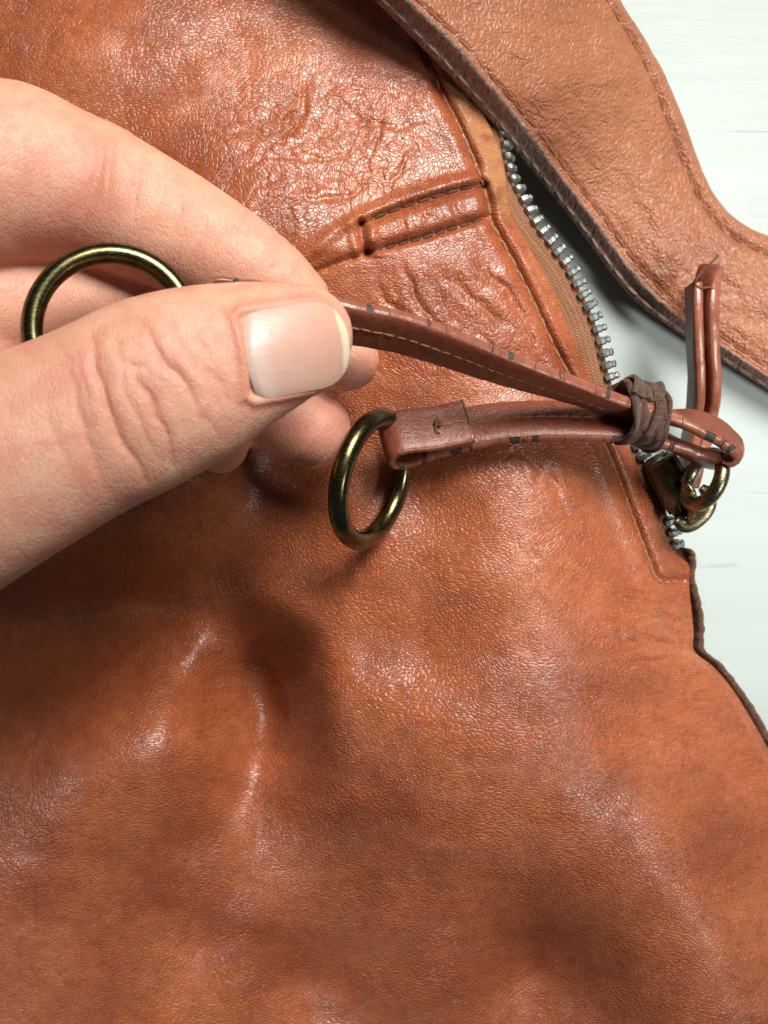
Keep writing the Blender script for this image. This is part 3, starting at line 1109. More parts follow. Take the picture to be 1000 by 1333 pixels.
# swivel lug: flat hook at the lower end
lugp = catmull(path3([(880, 676, 20.8), (893, 684, 20.6), (908, 676, 20.8), (921, 660, 21.2), (922, 644, 21.5), (913, 634, 21.8)]), 0.35)
tt_ = frames(lugp)
sd = np.cross(tt_, UPN)
sd /= np.linalg.norm(sd, axis=1, keepdims=True)
lw = np.interp(np.linspace(0, 1, len(lugp)), [0, .15, .5, .85, 1], [0.8, 1.2, 1.35, 1.2, 0.6])
ring_ = []
for a, b in ((-1, .25), (-.9, .5), (0, .62), (.9, .5), (1, .25), (1, -.4), (0, -.5), (-1, -.4)):
    ring_.append(lugp + sd * (lw * a)[:, None] + UPN * b)
LV = np.stack(ring_, 1)
ff = grid_faces(len(lugp), 8, True).tolist() + [list(range(8)), [(len(lugp) - 1) * 8 + k for k in range(8)][::-1]]
mesh_np('lug', LV.reshape(-1, 3), ff, M_BRASS2, slider)


def torus(name, center, nrm, xdir, R, r, mat, parent, squash=1.0, n=72, m=20):
    nrm = np.asarray(nrm, float) / np.linalg.norm(nrm)
    x = np.asarray(xdir, float)
    x = x - nrm * x.dot(nrm)
    x /= np.linalg.norm(x)
    y = np.cross(nrm, x)
    a = np.linspace(0, 2 * np.pi, n, endpoint=False)
    b = np.linspace(0, 2 * np.pi, m, endpoint=False)
    rad = np.cos(a)[:, None] * x + squash * np.sin(a)[:, None] * y
    V = np.asarray(center) + rad[:, None] * R + r * (np.cos(b)[None, :, None] * rad[:, None] + np.sin(b)[None, :, None] * nrm)
    f = grid_faces(n, m, True)
    # close around
    j = np.arange(m)
    last = np.stack([(n - 1) * m + j, (n - 1) * m + (j + 1) % m, (j + 1) % m, j], -1)
    return mesh_np(name, V.reshape(-1, 3), np.vstack([f, last]), mat, parent)


# pull ring that links slider and leather tie: stands on edge
pr_c = P(917, 624, 26.4)
pu = np.array([0.42, 0.907, 0.1])
pm = np.array([0.907, -0.42, 0]) * math.cos(math.radians(66)) + np.array([0, 0, 1]) * math.sin(math.radians(66))
torus('pull_ring', pr_c, np.cross(pu, pm), pu, 4.1, 1.2, M_BRASS2, slider)

# ------------------------------------------------------------------ shoulder strap
SL = [(330, -215, 40), (470, -70, 38), (536, 0, 35), (592, 52, 32), (648, 118, 28), (684, 160, 23), (719, 208, 17), (755, 257, 12.5), (791, 305, 10), (820, 344, 8.8), (850, 378, 8.2), (890, 414, 7.8), (937, 446, 7.6), (1000, 488, 7.4), (1080, 535, 7)]
SO = [(285, -205, 36.5), (425, -60, 34.5), (494, 6, 31.5), (552, 64, 28.6), (612, 126, 24.6), (655, 178, 20), (690, 219, 14), (726, 262, 9.5), (760, 306, 7), (793, 351, 5.6), (826, 390, 5), (876, 428, 4.6), (932, 464, 4.4), (1000, 507, 4.0), (1080, 555, 3.6)]
SR = [(690, -280, 22), (770, -80, 16), (809, 0, 12), (836, 43, 9.5), (855, 75, 8), (868, 100, 7), (881, 130, 6.2), (893, 160, 5.6), (906, 197, 5), (918, 228, 4.6), (932, 254, 4.4), (955, 281, 4.4), (985, 300, 4.6), (1030, 316, 4.8), (1100, 335, 5)]
nS = 290


def res(pts, n):
    c = catmull(path3(pts), 0.2)
    L = np.r_[0, np.cumsum(np.linalg.norm(np.diff(c, axis=0), axis=1))]
    # keep the correspondence of the control points: parameter by control index
    p3 = path3(pts)
    idx = [int(np.argmin(((c - q) ** 2).sum(1))) for q in p3]
    u = np.linspace(0, len(pts) - 1, n)
    li = np.interp(u, np.arange(len(pts)), L[idx])
    # smooth the parameter speed
    li = np.convolve(np.pad(li, 12, mode='reflect', reflect_type='odd'), np.ones(25) / 25, 'valid')
    return np.stack([np.interp(li, L, c[:, k]) for k in range(3)], 1)


Lc, Oc, Rc = res(SL, nS), res(SO, nS), res(SR, nS)
cross = []
edge_a = []
K = 70
for k in range(K):
    u = k / (K - 1)
    uu = u
    p = Rc * (1 - uu) + Lc * uu
    bulge = 1.6 * math.sin(math.pi * uu) - 0.5 * math.exp(-((1 - u) / 0.02) ** 2) - 0.5 * math.exp(-(u / 0.02) ** 2)
    p = p.copy()
    p[:, 2] += bulge
    cross.append(p)
    edge_a.append(0.0)
W = np.linalg.norm(Lc - Rc, axis=1)
# stitch grooves (set in from the edges)
U = np.arange(K) / (K - 1)
for k in range(K):
    dL = (1 - U[k]) * W
    dR = U[k] * W
    cross[k][:, 2] += -0.45 * np.exp(-((dL - 1.1) / 0.5) ** 2) - 0.6 * np.exp(-((dR - 3.3) / 0.55) ** 2) + 0.35 * np.exp(-((dR - 1.6) / 0.9) ** 2)
    cross[k][:, 2] += 0.5 * fbm(np.arange(nS) / 16.0, np.full(nS, k / 8.0), 3, 14)
# two-layer edge: top layer face, groove, lower layer face
for w, dz, e in ((0.06, 0.05, 1), (0.25, 0.12, 1), (0.46, 0.0, 1), (0.56, -0.30, 1), (0.64, -0.25, 1), (0.75, 0.15, 1), (0.93, 0.1, 1), (1.0, -0.25, 1)):
    p = Lc * (1 - w) + Oc * w
    p = p + np.array([0, 0, dz])
    p[:, 2] += 0.25 * fbm(np.arange(nS) / 3.0, np.full(nS, w * 5), 3, 19)
    cross.append(p)
    edge_a.append(float(e))
for w in np.linspace(0.04, 1, 14):
    p = Oc * (1 - w) + Rc * w
    p = p.copy()
    p[:, 2] -= 0.6 + 2.4 * w * 1.0
    p[:, 2] = np.maximum(p[:, 2], 0.4)
    cross.append(p)
    edge_a.append(1.0)
pR = Rc.copy()
pR[:, 0] += 0.35
pR[:, 2] -= 1.6
cross.append(pR)
edge_a.append(0.35)
SV = np.stack(cross, 1)
ncs = SV.shape[1]
sf = grid_faces(nS, ncs, True)
strap_o = mesh_np('shoulder_strap', SV.reshape(-1, 3), sf, M_STRAP, handbag, True, {'edge': np.repeat(np.array(edge_a)[None], nS, 0).ravel()})


def strap_line(d_mm, from_left):
    out = []
    nn = []
    for i in range(nS):
        w = (d_mm / W[i])
        u = 1 - w if from_left else w
        f = u * (K - 1)
        a = int(min(max(math.floor(f), 0), K - 2))
        g = f - a
        out.append(SV[i, a] * (1 - g) + SV[i, a + 1] * g)
        tdir = SV[i, a + 1] - SV[i, a]
        al = Lc[min(i + 1, nS - 1)] - Lc[max(i - 1, 0)]
        n_ = np.cross(tdir, al)
        n_ /= np.linalg.norm(n_)
        if n_[2] < 0:
            n_ = -n_
        nn.append(n_)
    return np.array(out), np.array(nn)


c, n = strap_line(1.1, True)
stitch_row(c + n * 0.03, n, 3.4, 0.4, 0.18, 'red', strap_o)
c, n = strap_line(3.3, False)
stitch_row(c + n * 0.02, n, 3.3, 0.4, 0.20, 'red', strap_o)
# pale lower thread showing on the raw edge
lo = Lc * 0.25 + Oc * 0.75
nn = np.cross(np.gradient(lo, axis=0), (Lc - Oc))
nn /= np.linalg.norm(nn, axis=1, keepdims=True)
nn[nn[:, 2] < 0] *= -1
stitch_row(lo + nn * 0.14, nn, 3.4, 1.2, 0.26, 'pale', strap_o)

# ------------------------------------------------------------------ hanging loop sewn on the strap
zs = 16.0
la, *_ = strip('hanging_loop', [(903, 372, zs - .5, 82), (904, 410, zs, 84), (905, 450, zs - 1.0, 84), (907, 500, zs - 3, 84), (903, 545, zs - 6, 82), (897, 590, 16, 80), (888, 632, 15, 80)], 5.2, 2.0, M_CORD, handbag, seed=11)
lb, *_ = strip('second_ply', [(926, 348, zs - 2.0, 30, .75), (922, 366, zs - 1.2, 55, .9), (921, 390, zs, 70), (921, 420, zs, 74), (923, 460, zs - 1.0, 76), (925, 500, zs - 3, 76), (920, 545, zs - 6, 78), (908, 592, 15.5, 80), (898, 630, 14.5, 80)], 5.2, 2.3, M_CORD, la, seed=12)
th = catmull(path3([(904, 371, zs + 1.5), (906, 364, zs + 2.6), (916, 352, zs + 3.0), (926, 342, zs + 3.4), (935, 332, zs + 3.2)]), 0.25)
tube('loose_thread', th, 0.23, M_STITCH_DARK, la, 7)
th = catmull(path3([(900, 373, zs + .8), (905, 371, zs + 2.0), (913, 375, zs + 2.2), (922, 374, zs + 2.2), (930, 377, zs + 2.0), (930, 386, zs + 1.6), (926, 395, zs + .8)]), 0.25)
tube('loose_thread', th, 0.19, M_STITCH_DARK, la, 7)

# ------------------------------------------------------------------ leather tie on the zip pull
tie = empty('leather_zip_tie')
tag(tie, 'doubled brown leather thong with a brass ring at each end, knotted to the zip slider', 'zip pull')
thong, tc, tw, tn, tt2, ts = strip('thong', [
    (318, 394, 55.6, 42), (340, 396, 55.2, 43), (375, 400, 54.6, 45), (412, 408, 53.9, 47), (455, 420, 53.0, 48), (520, 433, 50.6, 50), (580, 452, 48.0, 54),
    (640, 474, 44.8, 60), (700, 494, 41.4, 68), (750, 510, 38.4, 74), (795, 526, 35.8, 78), (835, 538, 34.2, 78),
    (872, 544, 33.2, 96), (905, 550, 32.2, 116), (936, 563, 31.2, 120), (956, 581, 29.6, 112), (952, 596, 28.2, 102), (930, 599, 27.2, 98),
    (905, 591, 27.2, 92), (880, 579, 28.4, 84), (845, 563, 30.2, 64), (800, 553, 31.6, 46), (750, 549, 32.2, 38), (700, 548, 32.6, 34),
    (650, 551, 32.8, 31), (610, 558, 33.0, 29), (575, 566, 33.2, 27), (548, 573, 33.2, 26)], 7.2, 2.3, M_THONG, tie, seed=2)
pxs, pys = to_px(tc)
i_up = [i for i in range(len(tc)) if ts[i] < 66 and 300 < pxs[i] < 800]
cu = tc[i_up] + tn[i_up] * 1.16 + tw[i_up] * 0.2
stitch_row(cu, tn[i_up], 1.8, 0.15, 0.17, 'rust', thong)
i_lo = [i for i in range(len(tc)) if ts[i] > 80 and 560 < pxs[i] < 775]
cl = tc[i_lo] + tn[i_lo] * 1.22
stitch_row(cl, tn[i_lo], 1.8, 0.15, 0.2, 'rust', thong)


def fold_end(name, base, A, N, Wd, prof, width, thick, seed):
    """strip folded back on itself round a ring: profile in the (A, N) plane, constant width direction"""
    c2 = catmull(np.c_[np.array(prof, float), np.zeros(len(prof))], 0.25)[:, :2]
    cen = base + c2[:, :1] * A + c2[:, 1:2] * N
    t = frames(cen)
    nr = np.cross(np.repeat(Wd[None], len(t), 0), t)
    ncs = 36
    a = np.linspace(0, 2 * np.pi, ncs, endpoint=False)
    hx = np.sign(np.cos(a)) * np.abs(np.cos(a)) ** 0.3 * width / 2
    hy = np.sign(np.sin(a)) * np.abs(np.sin(a)) ** 0.75 * thick / 2
    V = cen[:, None] + Wd * hx[None, :, None] + nr[:, None] * hy[None, :, None]
    n = len(cen)
    V = V.reshape(-1, 3)
    V = np.vstack([V, cen[:1] - t[:1] * 0.2, cen[-1:] + t[-1:] * 0.2])
    f = grid_faces(n, ncs, True).tolist()
    f += [[(q + 1) % ncs, q, n * ncs] for q in range(ncs)]
    f += [[(n - 1) * ncs + q, (n - 1) * ncs + (q + 1) % ncs, n * ncs + 1] for q in range(ncs)]
    e = np.r_[np.repeat(np.abs(np.cos(a))[None], n, 0).ravel(), 1, 1]
    e[(n - 2) * ncs:n * ncs] = 1.0
    wch = np.r_[np.repeat(np.cos(a)[None], n, 0).ravel(), 0, 0]
    sl_ = np.r_[np.repeat((np.arange(n) * 0.25 + seed * 31)[:, None], ncs, 1).ravel(), 0, 0]
    return mesh_np(name, V, f, M_THONG, tie, True, {'edge': e, 'which': wch, 'slen': sl_}), cen, nr, t


PROF = [(-1.2, -0.05), (0.8, -0.25), (2.6, -0.55), (4.2, -0.35), (5.0, 0.7), (5.1, 2.2), (4.5, 3.5), (3.2, 4.0), (1.4, 3.75), (-0.8, 3.0), (-3.0, 2.45), (-5.2, 2.2), (-7.6, 2.05)]
A2 = tt2[-1]
tab, fc, fn, ft = fold_end('fold_tab', tc[-1], A2, tn[-1], tw[-1], PROF, 7.4, 1.6, 3)
c3 = np.array([tc[-1] + A2 * a + tn[-1] * b for a, b in [(-3.2, 3.42), (-5.4, 3.12), (-7.4, 3.0)]]) + tw[-1] * 0.2
stitch_row(catmull(c3, 0.3), np.repeat(tn[-1][None], 40, 0)[:len(catmull(c3, 0.3))], 1.7, 0.1, 0.17, 'tan', tab)
# knotted thread end
kn = tc[-1] + A2 * -2.9 + tn[-1] * 3.5
kp = catmull(np.array([kn + tw[-1] * 1.0 * a + A2 * b + tn[-1] * c_ for a, b, c_ in [(-.9, -.3, -.2), (-.3, .3, .25), (.4, -.2, .3), (.1, -.6, .35), (-.3, 0, .4), (.9, .5, 0), (1.6, .1, -.1)]]), 0.15)
tube('thread_knot', kp, 0.2, M_STITCH_DARK, tab, 7)
tab1, *_ = fold_end('fold_tab', tc[0], -tt2[0], tn[0], tw[0], PROF, 6.9, 1.6, 8)

# rings at the two ends
RR, RT = 9.9, 1.5
u2 = np.array([0.40, 0.917, -0.30])
u2 /= np.linalg.norm(u2)
th2 = math.radians(62)
m2 = np.array([0.917, -0.40, 0]) * math.cos(th2) - np.array([0, 0, 1]) * math.sin(th2)
bar2 = tc[-1] + A2 * 2.9 + tn[-1] * 1.9
r2c = bar2 - u2 * RR
r2c = P(484, 624, 36.0)
torus('ring', r2c, np.cross(u2, m2), u2, 9.3, RT, M_BRASS, tie)
r1c = P(146, 430, 59.5)
torus('ring', r1c, (0.20, 0.10, 1.0), (1, 0, 0), RR + 0.6, RT, M_BRASS, tie)

# suede wrap that binds both strands
wa, wb_ = P(790, 529, 34.9), P(864, 553, 31.8)
wc = (wa + wb_) / 2
wd = wb_ - wa
wl = np.linalg.norm(wd)
wd /= wl
wp = np.cross(UPN, wd)
wp /= np.linalg.norm(wp)
wz_ = np.cross(wd, wp)


def wrap(name, cen, length, rp, rz, shear, a0, a1, seed, thick, lipw=0.5, nu=26, na=72):
    u = np.linspace(-0.5, 0.5, nu)
    a = np.linspace(a0, a1, na)
    U_, A_ = np.meshgrid(u, a, indexing='ij')
    nz = fbm(U_ * 4 + seed, A_ * 1.3, 3, seed)
    ln = length * (1 + 0.18 * fbm(A_ * 1.1 + seed, A_ * 0 + seed, 2, seed + 3))
    flare = 1 + 0.07 * (np.abs(U_) * 2) ** 4 * lipw * 2 - 0.09 * np.cos(U_ * np.pi) + 0.13 * nz + 0.035 * np.sin(U_ * 22 + 3 * np.sin(A_ * 1.5 + seed))
    groove = -0.06 * np.exp(-((U_ - 0.36) / 0.05) ** 2) - 0.05 * np.exp(-((U_ + 0.40) / 0.05) ** 2)
    fl = flare + groove
    X = U_ * ln + shear * np.cos(A_) + 0.5 * np.sin(A_ * 2 + seed)
    V_ = cen + X[..., None] * wd + (np.cos(A_) * rp * fl)[..., None] * wp + (np.sin(A_) * rz * fl)[..., None] * wz_
    full = abs(a1 - a0 - 2 * math.pi) < 1e-6
    if full:
        V_ = V_[:, :-1]
    o = mesh_np(name, V_.reshape(-1, 3), grid_faces(nu, V_.shape[1], full), M_WRAP, tie)
    md = o.modifiers.new('thickness', 'SOLIDIFY')
    md.thickness = thick * MM
    md.offset = 0
    sb = o.modifiers.new('smooth', 'SUBSURF')
    sb.levels = sb.render_levels = 1
    return o


wrap('wrap_band', wc + wd * 0.1, 5.8, 4.4, 4.8, -0.8, 0, 2 * math.pi, 3, 0.9)
wrap('wrap_end', wc - wd * 1.3 + wp * 0.5, 5.6, 4.7, 5.0, 1.0, -0.9, 1.15, 8, 0.8)
wrap('wrap_end', wc + wd * 1.5 + wp * 0.1, 2.2, 4.9, 5.2, -0.7, -0.4, 2.2, 12, 0.7)

# ------------------------------------------------------------------ hand
def limb(pts):
    """pts: px, py, z, radius mm -> dense spheres"""
    q = np.array([np.r_[P(p[0], p[1], p[2]), p[3]] for p in pts])
    return catmull(q, 2.2)


THUMB = limb([(388, 441, 61.5, 7.45), (350, 452, 63, 8.7), (300, 468, 64.5, 10.0), (245, 490, 65.5, 11.6), (198, 509, 66, 12.4), (140, 537, 66.5, 12.6), (100, 556, 66.8, 12.7), (0, 604, 67.5, 13.6), (-120, 652, 67, 16.0), (-240, 690, 64, 19.5)])
INDEX = limb([(383, 392, 46.5, 5.2), (350, 372, 47, 6.5), (314, 350, 47, 7.2), (250, 312, 47, 8.3), (185, 281, 46.8, 9.3), (120, 250, 46.4, 10.1), (60, 237, 46.8, 11.4), (0, 226, 47.5, 13.2), (-90, 240, 49, 14.8), (-190, 290, 50, 15.5)])
MIDDLE = limb([(452, 468, 39.5, 4.7), (420, 455, 38.5, 6.0), (360, 440, 37.5, 7.0), (270, 420, 36.5, 7.6), (190, 404, 37.5, 8.4), (130, 398, 38.5, 8.8), (40, 400, 41, 8.6), (-80, 400, 45, 10), (-190, 390, 48, 14)])
RINGF = limb([(404, 558, 35.5, 6.1), (370, 536, 35.3, 6.9), (320, 510, 35, 7.4), (240, 480, 34.5, 7.8), (150, 470, 35, 8.2), (40, 470, 38, 8.6), (-80, 470, 44, 11), (-190, 460, 48, 14)])
LITTLE = limb([(287, 580, 38.5, 4.2), (262, 566, 39, 5.0), (200, 545, 39, 5.6), (120, 530, 39, 6.2), (0, 520, 41, 7.0), (-100, 520, 46, 10), (-190, 520, 50, 13)])
PALM = limb([(-190, 300, 50, 15), (-230, 400, 50, 17), (-240, 520, 53, 18), (-250, 640, 58, 18), (-400, 600, 58, 22), (-620, 700, 62, 24)])
WRIST = limb([(-250, 480, 54, 20), (-420, 560, 58, 24), (-640, 720, 62, 25)])


def chain_field(G, ch, flat):
    best = np.full(G[0].shape, 1e3, np.float32)
    for i in range(len(ch) - 1):
        a, b = ch[i], ch[i + 1]
        ab = b[:3] - a[:3]
        L2 = float((ab * ab).sum())
        dx, dy, dz = G[0] - a[0], G[1] - a[1], G[2] - a[2]
        t = np.clip((dx * ab[0] + dy * ab[1] + dz * ab[2]) / L2, 0, 1)
        ex, ey, ez = dx - t * ab[0], dy - t * ab[1], (dz - t * ab[2]) / flat
        d = np.sqrt(ex * ex + ey * ey + ez * ez) - (a[3] + t * (b[3] - a[3]))
        np.minimum(best, d, out=best)
    return best


def smin(a, b, k):
    h = np.clip(0.5 + 0.5 * (b - a) / k, 0, 1)
    return b + (a - b) * h - k * h * (1 - h)


VX = 0.62
lo_ = np.array([-118.0, -42.0, 18.0])
hi_ = np.array([8.0, 70.0, 94.0])
dims = ((hi_ - lo_) / VX).astype(int) + 1
axs = [(lo_[k] + np.arange(dims[k]) * VX).astype(np.float32) for k in range(3)]
field = np.full(dims, 50.0, np.float32)
parts_f = []
for ch, flat in ((THUMB, 0.74), (INDEX, 0.95), (MIDDLE, 0.95), (RINGF, 0.95), (LITTLE, 0.95), (PALM, 0.9), (WRIST, 0.85)):
    mn = (ch[:, :3] - ch[:, 3:4]).min(0) - 5
    mx = (ch[:, :3] + ch[:, 3:4]).max(0) + 5
    i0 = np.clip(((mn - lo_) / VX).astype(int), 0, dims)
    i1 = np.clip(((mx - lo_) / VX).astype(int) + 2, 0, dims)
    sl3 = tuple(slice(a, b) for a, b in zip(i0, i1))
    G = np.meshgrid(*[axs[k][sl3[k]] for k in range(3)], indexing='ij', sparse=True)
    G = [g + np.zeros((1, 1, 1), np.float32) for g in G]
    shape = np.broadcast_shapes(*[g.shape for g in G])
    G = [np.broadcast_to(g, shape) for g in G]
    parts_f.append((sl3, chain_field(G, ch, flat)))
fing = np.full(dims, 50.0, np.float32)
for sl3, f in parts_f[:5]:
    fing[sl3] = smin(fing[sl3], f, 0.5)
palm = np.full(dims, 50.0, np.float32)
for sl3, f in parts_f[5:]:
    palm[sl3] = smin(palm[sl3], f, 8.0)
field = smin(fing, palm, 5.0)
field[:2] = np.maximum(field[:2], 0.5)
del fing, palm, parts_f


def surface_nets(f, org, h):
    ins = f < 0
    c = np.zeros(tuple(d - 1 for d in f.shape), np.int8)
    for dx in (0, 1):
        for dy in (0, 1):
            for dz in (0, 1):
                c += ins[dx:f.shape[0] - 1 + dx, dy:f.shape[1] - 1 + dy, dz:f.shape[2] - 1 + dz]
    act = (c > 0) & (c < 8)
    idx = np.argwhere(act)
    vid = np.full(c.shape, -1, np.int64)
    vid[act] = np.arange(len(idx))
    acc = np.zeros((len(idx), 3))
    cnt = np.zeros(len(idx))
    cor = [(a, b, d) for a in (0, 1) for b in (0, 1) for d in (0, 1)]
    for a in cor:
        for k in range(3):
            if a[k] == 1:
                continue
            b = list(a)
            b[k] = 1
            fa = f[idx[:, 0] + a[0], idx[:, 1] + a[1], idx[:, 2] + a[2]]
            fb = f[idx[:, 0] + b[0], idx[:, 1] + b[1], idx[:, 2] + b[2]]
            m = (fa < 0) != (fb < 0)
            t = np.where(m, fa / np.where(m, fa - fb, 1), 0)
            p = np.array(a, float) + t[:, None] * (np.array(b) - np.array(a))
            acc += p * m[:, None]
            cnt += m
    V = (idx + acc / cnt[:, None]) * h + org
    F = []
    for k in range(3):
        k1, k2 = (k + 1) % 3, (k + 2) % 3
        s0 = [slice(1, -1)] * 3
        s1 = [slice(1, -1)] * 3
        s0[k] = slice(0, -1)
        s1[k] = slice(1, None)
        A, B = ins[tuple(s0)], ins[tuple(s1)]
        e = np.argwhere(A != B)
        off = np.ones(3, int)
        off[k] = 0
        q = e + off
        sgn = A[e[:, 0], e[:, 1], e[:, 2]]
        d1, d2 = np.eye(3, dtype=int)[k1], np.eye(3, dtype=int)[k2]
        g = lambda r: vid[r[:, 0], r[:, 1], r[:, 2]]
        quad = np.stack([g(q - d1 - d2), g(q - d2), g(q), g(q - d1)], 1)
        quad[~sgn] = quad[~sgn][:, ::-1]
        F.append(quad)
    return V, np.vstack(F)


HV, HF = surface_nets(field, lo_, VX)
del field


def laplace(V, F, it, lam):
    e = np.vstack([F[:, [0, 1]], F[:, [1, 2]], F[:, [2, 3]], F[:, [3, 0]]])
    n = len(V)
    for _ in range(it):
        a = np.zeros_like(V)
        for k in range(3):
            a[:, k] = np.bincount(e[:, 0], V[e[:, 1], k], n) + np.bincount(e[:, 1], V[e[:, 0], k], n)
        cn = np.bincount(e[:, 0], minlength=n) + np.bincount(e[:, 1], minlength=n)
        V = V + lam * (a / np.maximum(cn, 1)[:, None] - V)
    return V


HV = laplace(HV, HF, 4, 0.6)
tmp = mesh_np('hand', HV, HF, M_SKIN)
sub = tmp.modifiers.new('s', 'SUBSURF')
sub.levels = sub.render_levels = 1
bpy.context.view_layer.update()
dg = bpy.context.evaluated_depsgraph_get()
me2 = bpy.data.meshes.new_from_object(tmp.evaluated_get(dg))
bpy.data.objects.remove(tmp)
n = len(me2.vertices)
co = np.zeros(n * 3, np.float32)
me2.vertices.foreach_get('co', co)
co = co.reshape(-1, 3).astype(float) / MM
nm = np.zeros(n * 3, np.float32)
me2.vertices.foreach_get('normal', nm)
nm = nm.reshape(-1, 3)
hx_, hy_ = to_px(co)

# nail frame (photo pixels): base middle -> tip middle
N0, N1 = np.array([319.0, 463.5]), np.array([453.5, 443.0])
nd = (N1 - N0)
nL = np.linalg.norm(nd)
nd /= nL
npp = np.array([-nd[1], nd[0]])     # towards picture-down


def nail_half(u):
    """half width of the nail (px) along u 0..1"""
    w = 59.0 - 5.0 * u
    tip = np.clip((u - 0.62) / 0.38, 0, 1)
    w = w * np.sqrt(np.maximum(1 - tip ** 2.6, 0))
    base = np.clip((0.10 - u) / 0.10, 0, 1)
    return w * (1 - 0.16 * base ** 2)


def nail_uv(x, y):
    rx, ry = x - N0[0], y - N0[1]
    u = (rx * nd[0] + ry * nd[1]) / nL
    v = rx * npp[0] + ry * npp[1]
    u = u - 0.045 * (v / 55) ** 2 * (1 - u) * -1
    return u, v


uu, vv = nail_uv(hx_, hy_)
top = (nm[:, 2] > 0.05) & (co[:, 2] > 58)
hw = nail_half(np.clip(uu, 0, 1))
din = np.minimum.reduce([hw - np.abs(vv), uu * nL, (1 - uu) * nL])    # px, inside positive
disp = np.zeros(n)
red = np.zeros(n)
mN = top & (din > -40)
inside = smooth01(din, 1.0, 8.0)
disp[mN] += (-0.42 * inside)[mN]
fold_r = np.exp(-((din + 3) / 6.0) ** 2) * (1 - smooth01(uu, 0.72, 0.92))
disp[mN] += (0.40 * fold_r)[mN]
red[mN] += (0.40 * np.exp(-((din + 7) / 9) ** 2) * (1 - smooth01(uu, .8, 1)))[mN]

HC = [  # creases on the hand: polyline px, depth mm, width px, on thumb
    ([(118, 436), (126, 478), (143, 533), (166, 585), (190, 622)], 0.60, 6.0, True),
    ([(183, 420), (208, 458), (238, 494), (262, 552)], 0.46, 4.6, True),
    ([(168, 480), (194, 516), (212, 556), (226, 604)], 0.42, 4.6, True),
    ([(100, 450), (106, 490), (120, 545)], 0.15, 3.5, True),
    ([(146, 440), (160, 500), (186, 560), (205, 600)], 0.16, 3.5, True),
    ([(212, 420), (238, 450), (260, 485)], 0.15, 3.5, True),
    ([(275, 520), (268, 545), (282, 570)], 0.14, 3.5, True),
    ([(160, 470), (176, 480), (190, 478)], 0.2, 4.0, True),
    ([(262, 470), (290, 500), (298, 528)], 0.20, 4.5, True),
    ([(245, 430), (270, 455), (282, 480)], 0.16, 4.0, True),
    ([(90, 470), (98, 520), (118, 580), (140, 640)], 0.22, 6.0, True),
    ([(60, 520), (70, 570), (95, 620)], 0.14, 6.0, True),
    ([(150, 430), (156, 450), (158, 480)], 0.15, 4.0, True),
    ([(126, 160), (133, 205), (118, 258), (104, 305)], 0.55, 11.0, False),
    ([(150, 182), (146, 220), (138, 260)], 0.2, 6.0, False),
    ([(181, 228), (172, 258), (163, 285)], 0.28, 6.0, False),
    ([(236, 242), (233, 275), (226, 305)], 0.20, 5.0, False),
    ([(215, 225), (212, 250), (205, 280)], 0.14, 4.0, False),
    ([(268, 268), (262, 290), (254, 312)], 0.14, 4.0, False),
    ([(300, 290), (292, 310), (282, 330)], 0.12, 4.0, False),
    ([(376, 328), (362, 344), (352, 356)], 0.22, 5.0, False),
    ([(20, 190), (30, 240), (25, 290)], 0.12, 8.0, False),
]
for poly, dep, w, on_thumb in HC:
    sel = (nm[:, 2] > 0.0) & ((co[:, 2] > 60) if on_thumb else (co[:, 2] < 60))
    p = np.array(poly)
    sel &= (hx_ > p[:, 0].min() - 40) & (hx_ < p[:, 0].max() + 40) & (hy_ > p[:, 1].min() - 40) & (hy_ < p[:, 1].max() + 40)
    x, y = hx_[sel], hy_[sel]
    x = x + 7 * fbm(x / 30, y / 30, 2, 41)
    y = y + 7 * fbm(x / 30, y / 30, 2, 43)
    q, _, t = poly_dist(x, y, poly)
    fade = np.sin(np.pi * np.clip(t, 0.06, 0.94)) ** 0.7
    disp[sel] += 0.72 * fade * (-dep * np.exp(-(q / (0.8 * w)) ** 2) + 0.4 * dep * np.exp(-((q - 3.2 * w) / (2.2 * w)) ** 2))
    red[sel] += fade * min(0.32, dep * 0.75) * np.exp(-(q / (2.4 * w)) ** 2)
# soft unevenness
disp += 0.30 * fbm(co[:, 0] / 9.0 + co[:, 2] * .1, co[:, 1] / 9.0, 2, 61)
# redder tips and knuckle fold
tips = np.exp(-(((hx_ - 400) / 80) ** 2 + ((hy_ - 570) / 60) ** 2)) * (co[:, 2] < 55) * 0.45
tips += np.exp(-(((hx_ - 470) / 45) ** 2 + ((hy_ - 480) / 45) ** 2)) * (co[:, 2] < 55) * 0.40
tips += np.exp(-(((hx_ - 125) / 26) ** 2 + ((hy_ - 230) / 75) ** 2)) * (co[:, 2] < 60) * 0.16
tips += np.exp(-(((hx_ - 290) / 60) ** 2 + ((hy_ - 580) / 60) ** 2)) * (co[:, 2] < 55) * 0.4
tips += 0.16 * np.exp(-(((hx_ - 300) / 120) ** 2 + ((hy_ - 330) / 60) ** 2)) * (co[:, 2] < 60)
red = np.clip(red + tips, 0, 0.75)
co2 = co + nm * disp[:, None]
me2.vertices.foreach_set('co', (co2 * MM).astype(np.float32).ravel())
at = me2.attributes.new('red', 'FLOAT', 'POINT')
at.data.foreach_set('value', red.astype(np.float32))
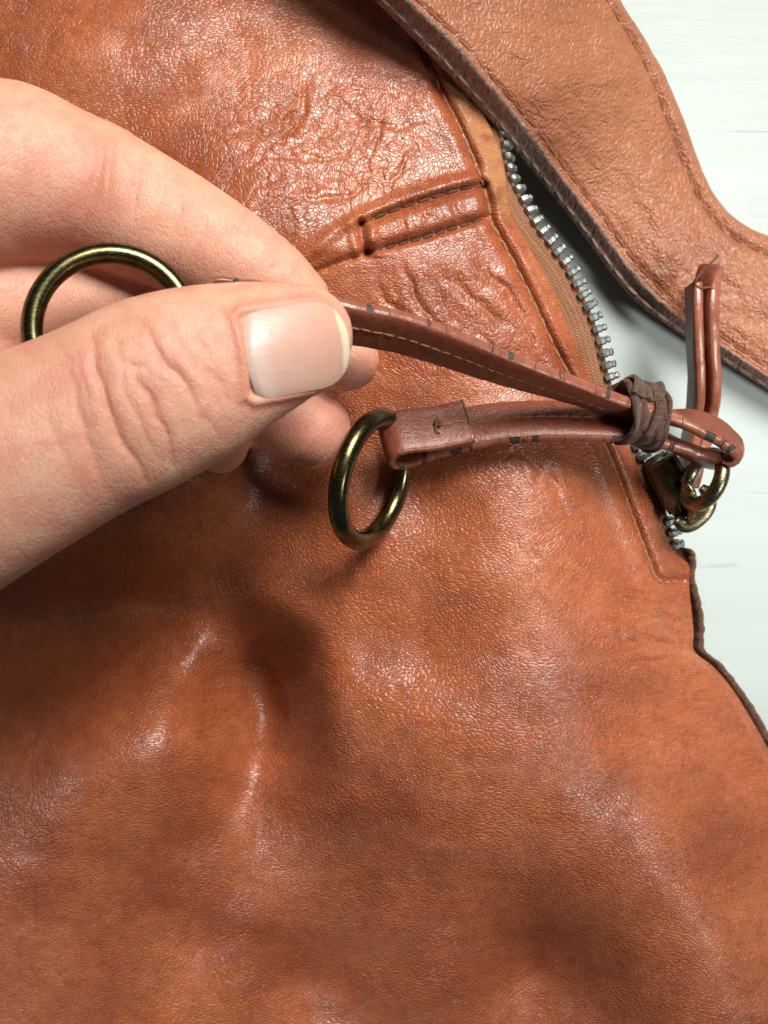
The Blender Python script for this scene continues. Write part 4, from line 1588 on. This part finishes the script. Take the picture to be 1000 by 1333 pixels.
me2.polygons.foreach_set('use_smooth', np.ones(len(me2.polygons), bool))
me2.update()
me2.name = 'hand'
hand = bpy.data.objects.new('hand', me2)
COL.objects.link(hand)
tag(hand, 'bare left hand pinching one ringed end of the leather tie between thumb and fingers', 'hand')

# thumbnail: curved plate seated in its fold
from mathutils.bvhtree import BVHTree
NU, NV = 46, 41
un = np.linspace(0, 1, NU) ** 0.8
un = np.linspace(0.0, 1.0, NU)
sel = top & (din > -2) & (uu > -0.02) & (uu < 1.02)
# quadratic patch fitted to the skin surface before it was pressed in
q1, q2, q3 = uu[sel], vv[sel] / 55.0, co[sel, 2]
Aq = np.c_[np.ones_like(q1), q1, q2, q1 * q1, q1 * q2, q2 * q2, q2 ** 4, q1 ** 3]
cf = np.linalg.lstsq(Aq, q3, rcond=None)[0]
NVs, ua, va = [], [], []
for u in un:
    uc = min(u, 0.985)
    w = float(nail_half(np.array(uc)))
    for k in range(NV):
        b = math.sin((k / (NV - 1) - 0.5) * math.pi)
        v = b * w
        uq = u if u < 0.985 else 0.985 + (u - 0.985) * (1 - b * b)
        ub = uq
        # curved proximal edge
        ub = ub - 0.05 * (v / 55) ** 2 * (1 - uq) * -1
        pt = N0 + nd * (ub * nL) + npp * v
        r = np.array([1, uq, v / 55, uq * uq, uq * v / 55, (v / 55) ** 2, (v / 55) ** 4, uq ** 3])
        z = float(r @ cf)
        e = abs(b)
        z += -0.12 - 0.34 * e ** 8 - 0.50 * max(0, (0.09 - uq) / 0.09) ** 1.5 + 0.10 * math.sin(math.pi * uq)
        NVs.append(P(pt[0], pt[1], z))
        ua.append(uq + 0.05 * b * b * uq)
        va.append(b)
nail = mesh_np('thumbnail', np.array(NVs), grid_faces(NU, NV), M_NAIL, hand, True, {'u': ua, 'v': va})
nail['label'] = 'short bare thumbnail with a pale free edge'
md = nail.modifiers.new('thickness', 'SOLIDIFY')
md.thickness = 0.45 * MM
md.offset = 0
nail.data.update()
zz = [p.normal.z for p in nail.data.polygons]
if np.mean(zz) < 0:
    nail.data.flip_normals()
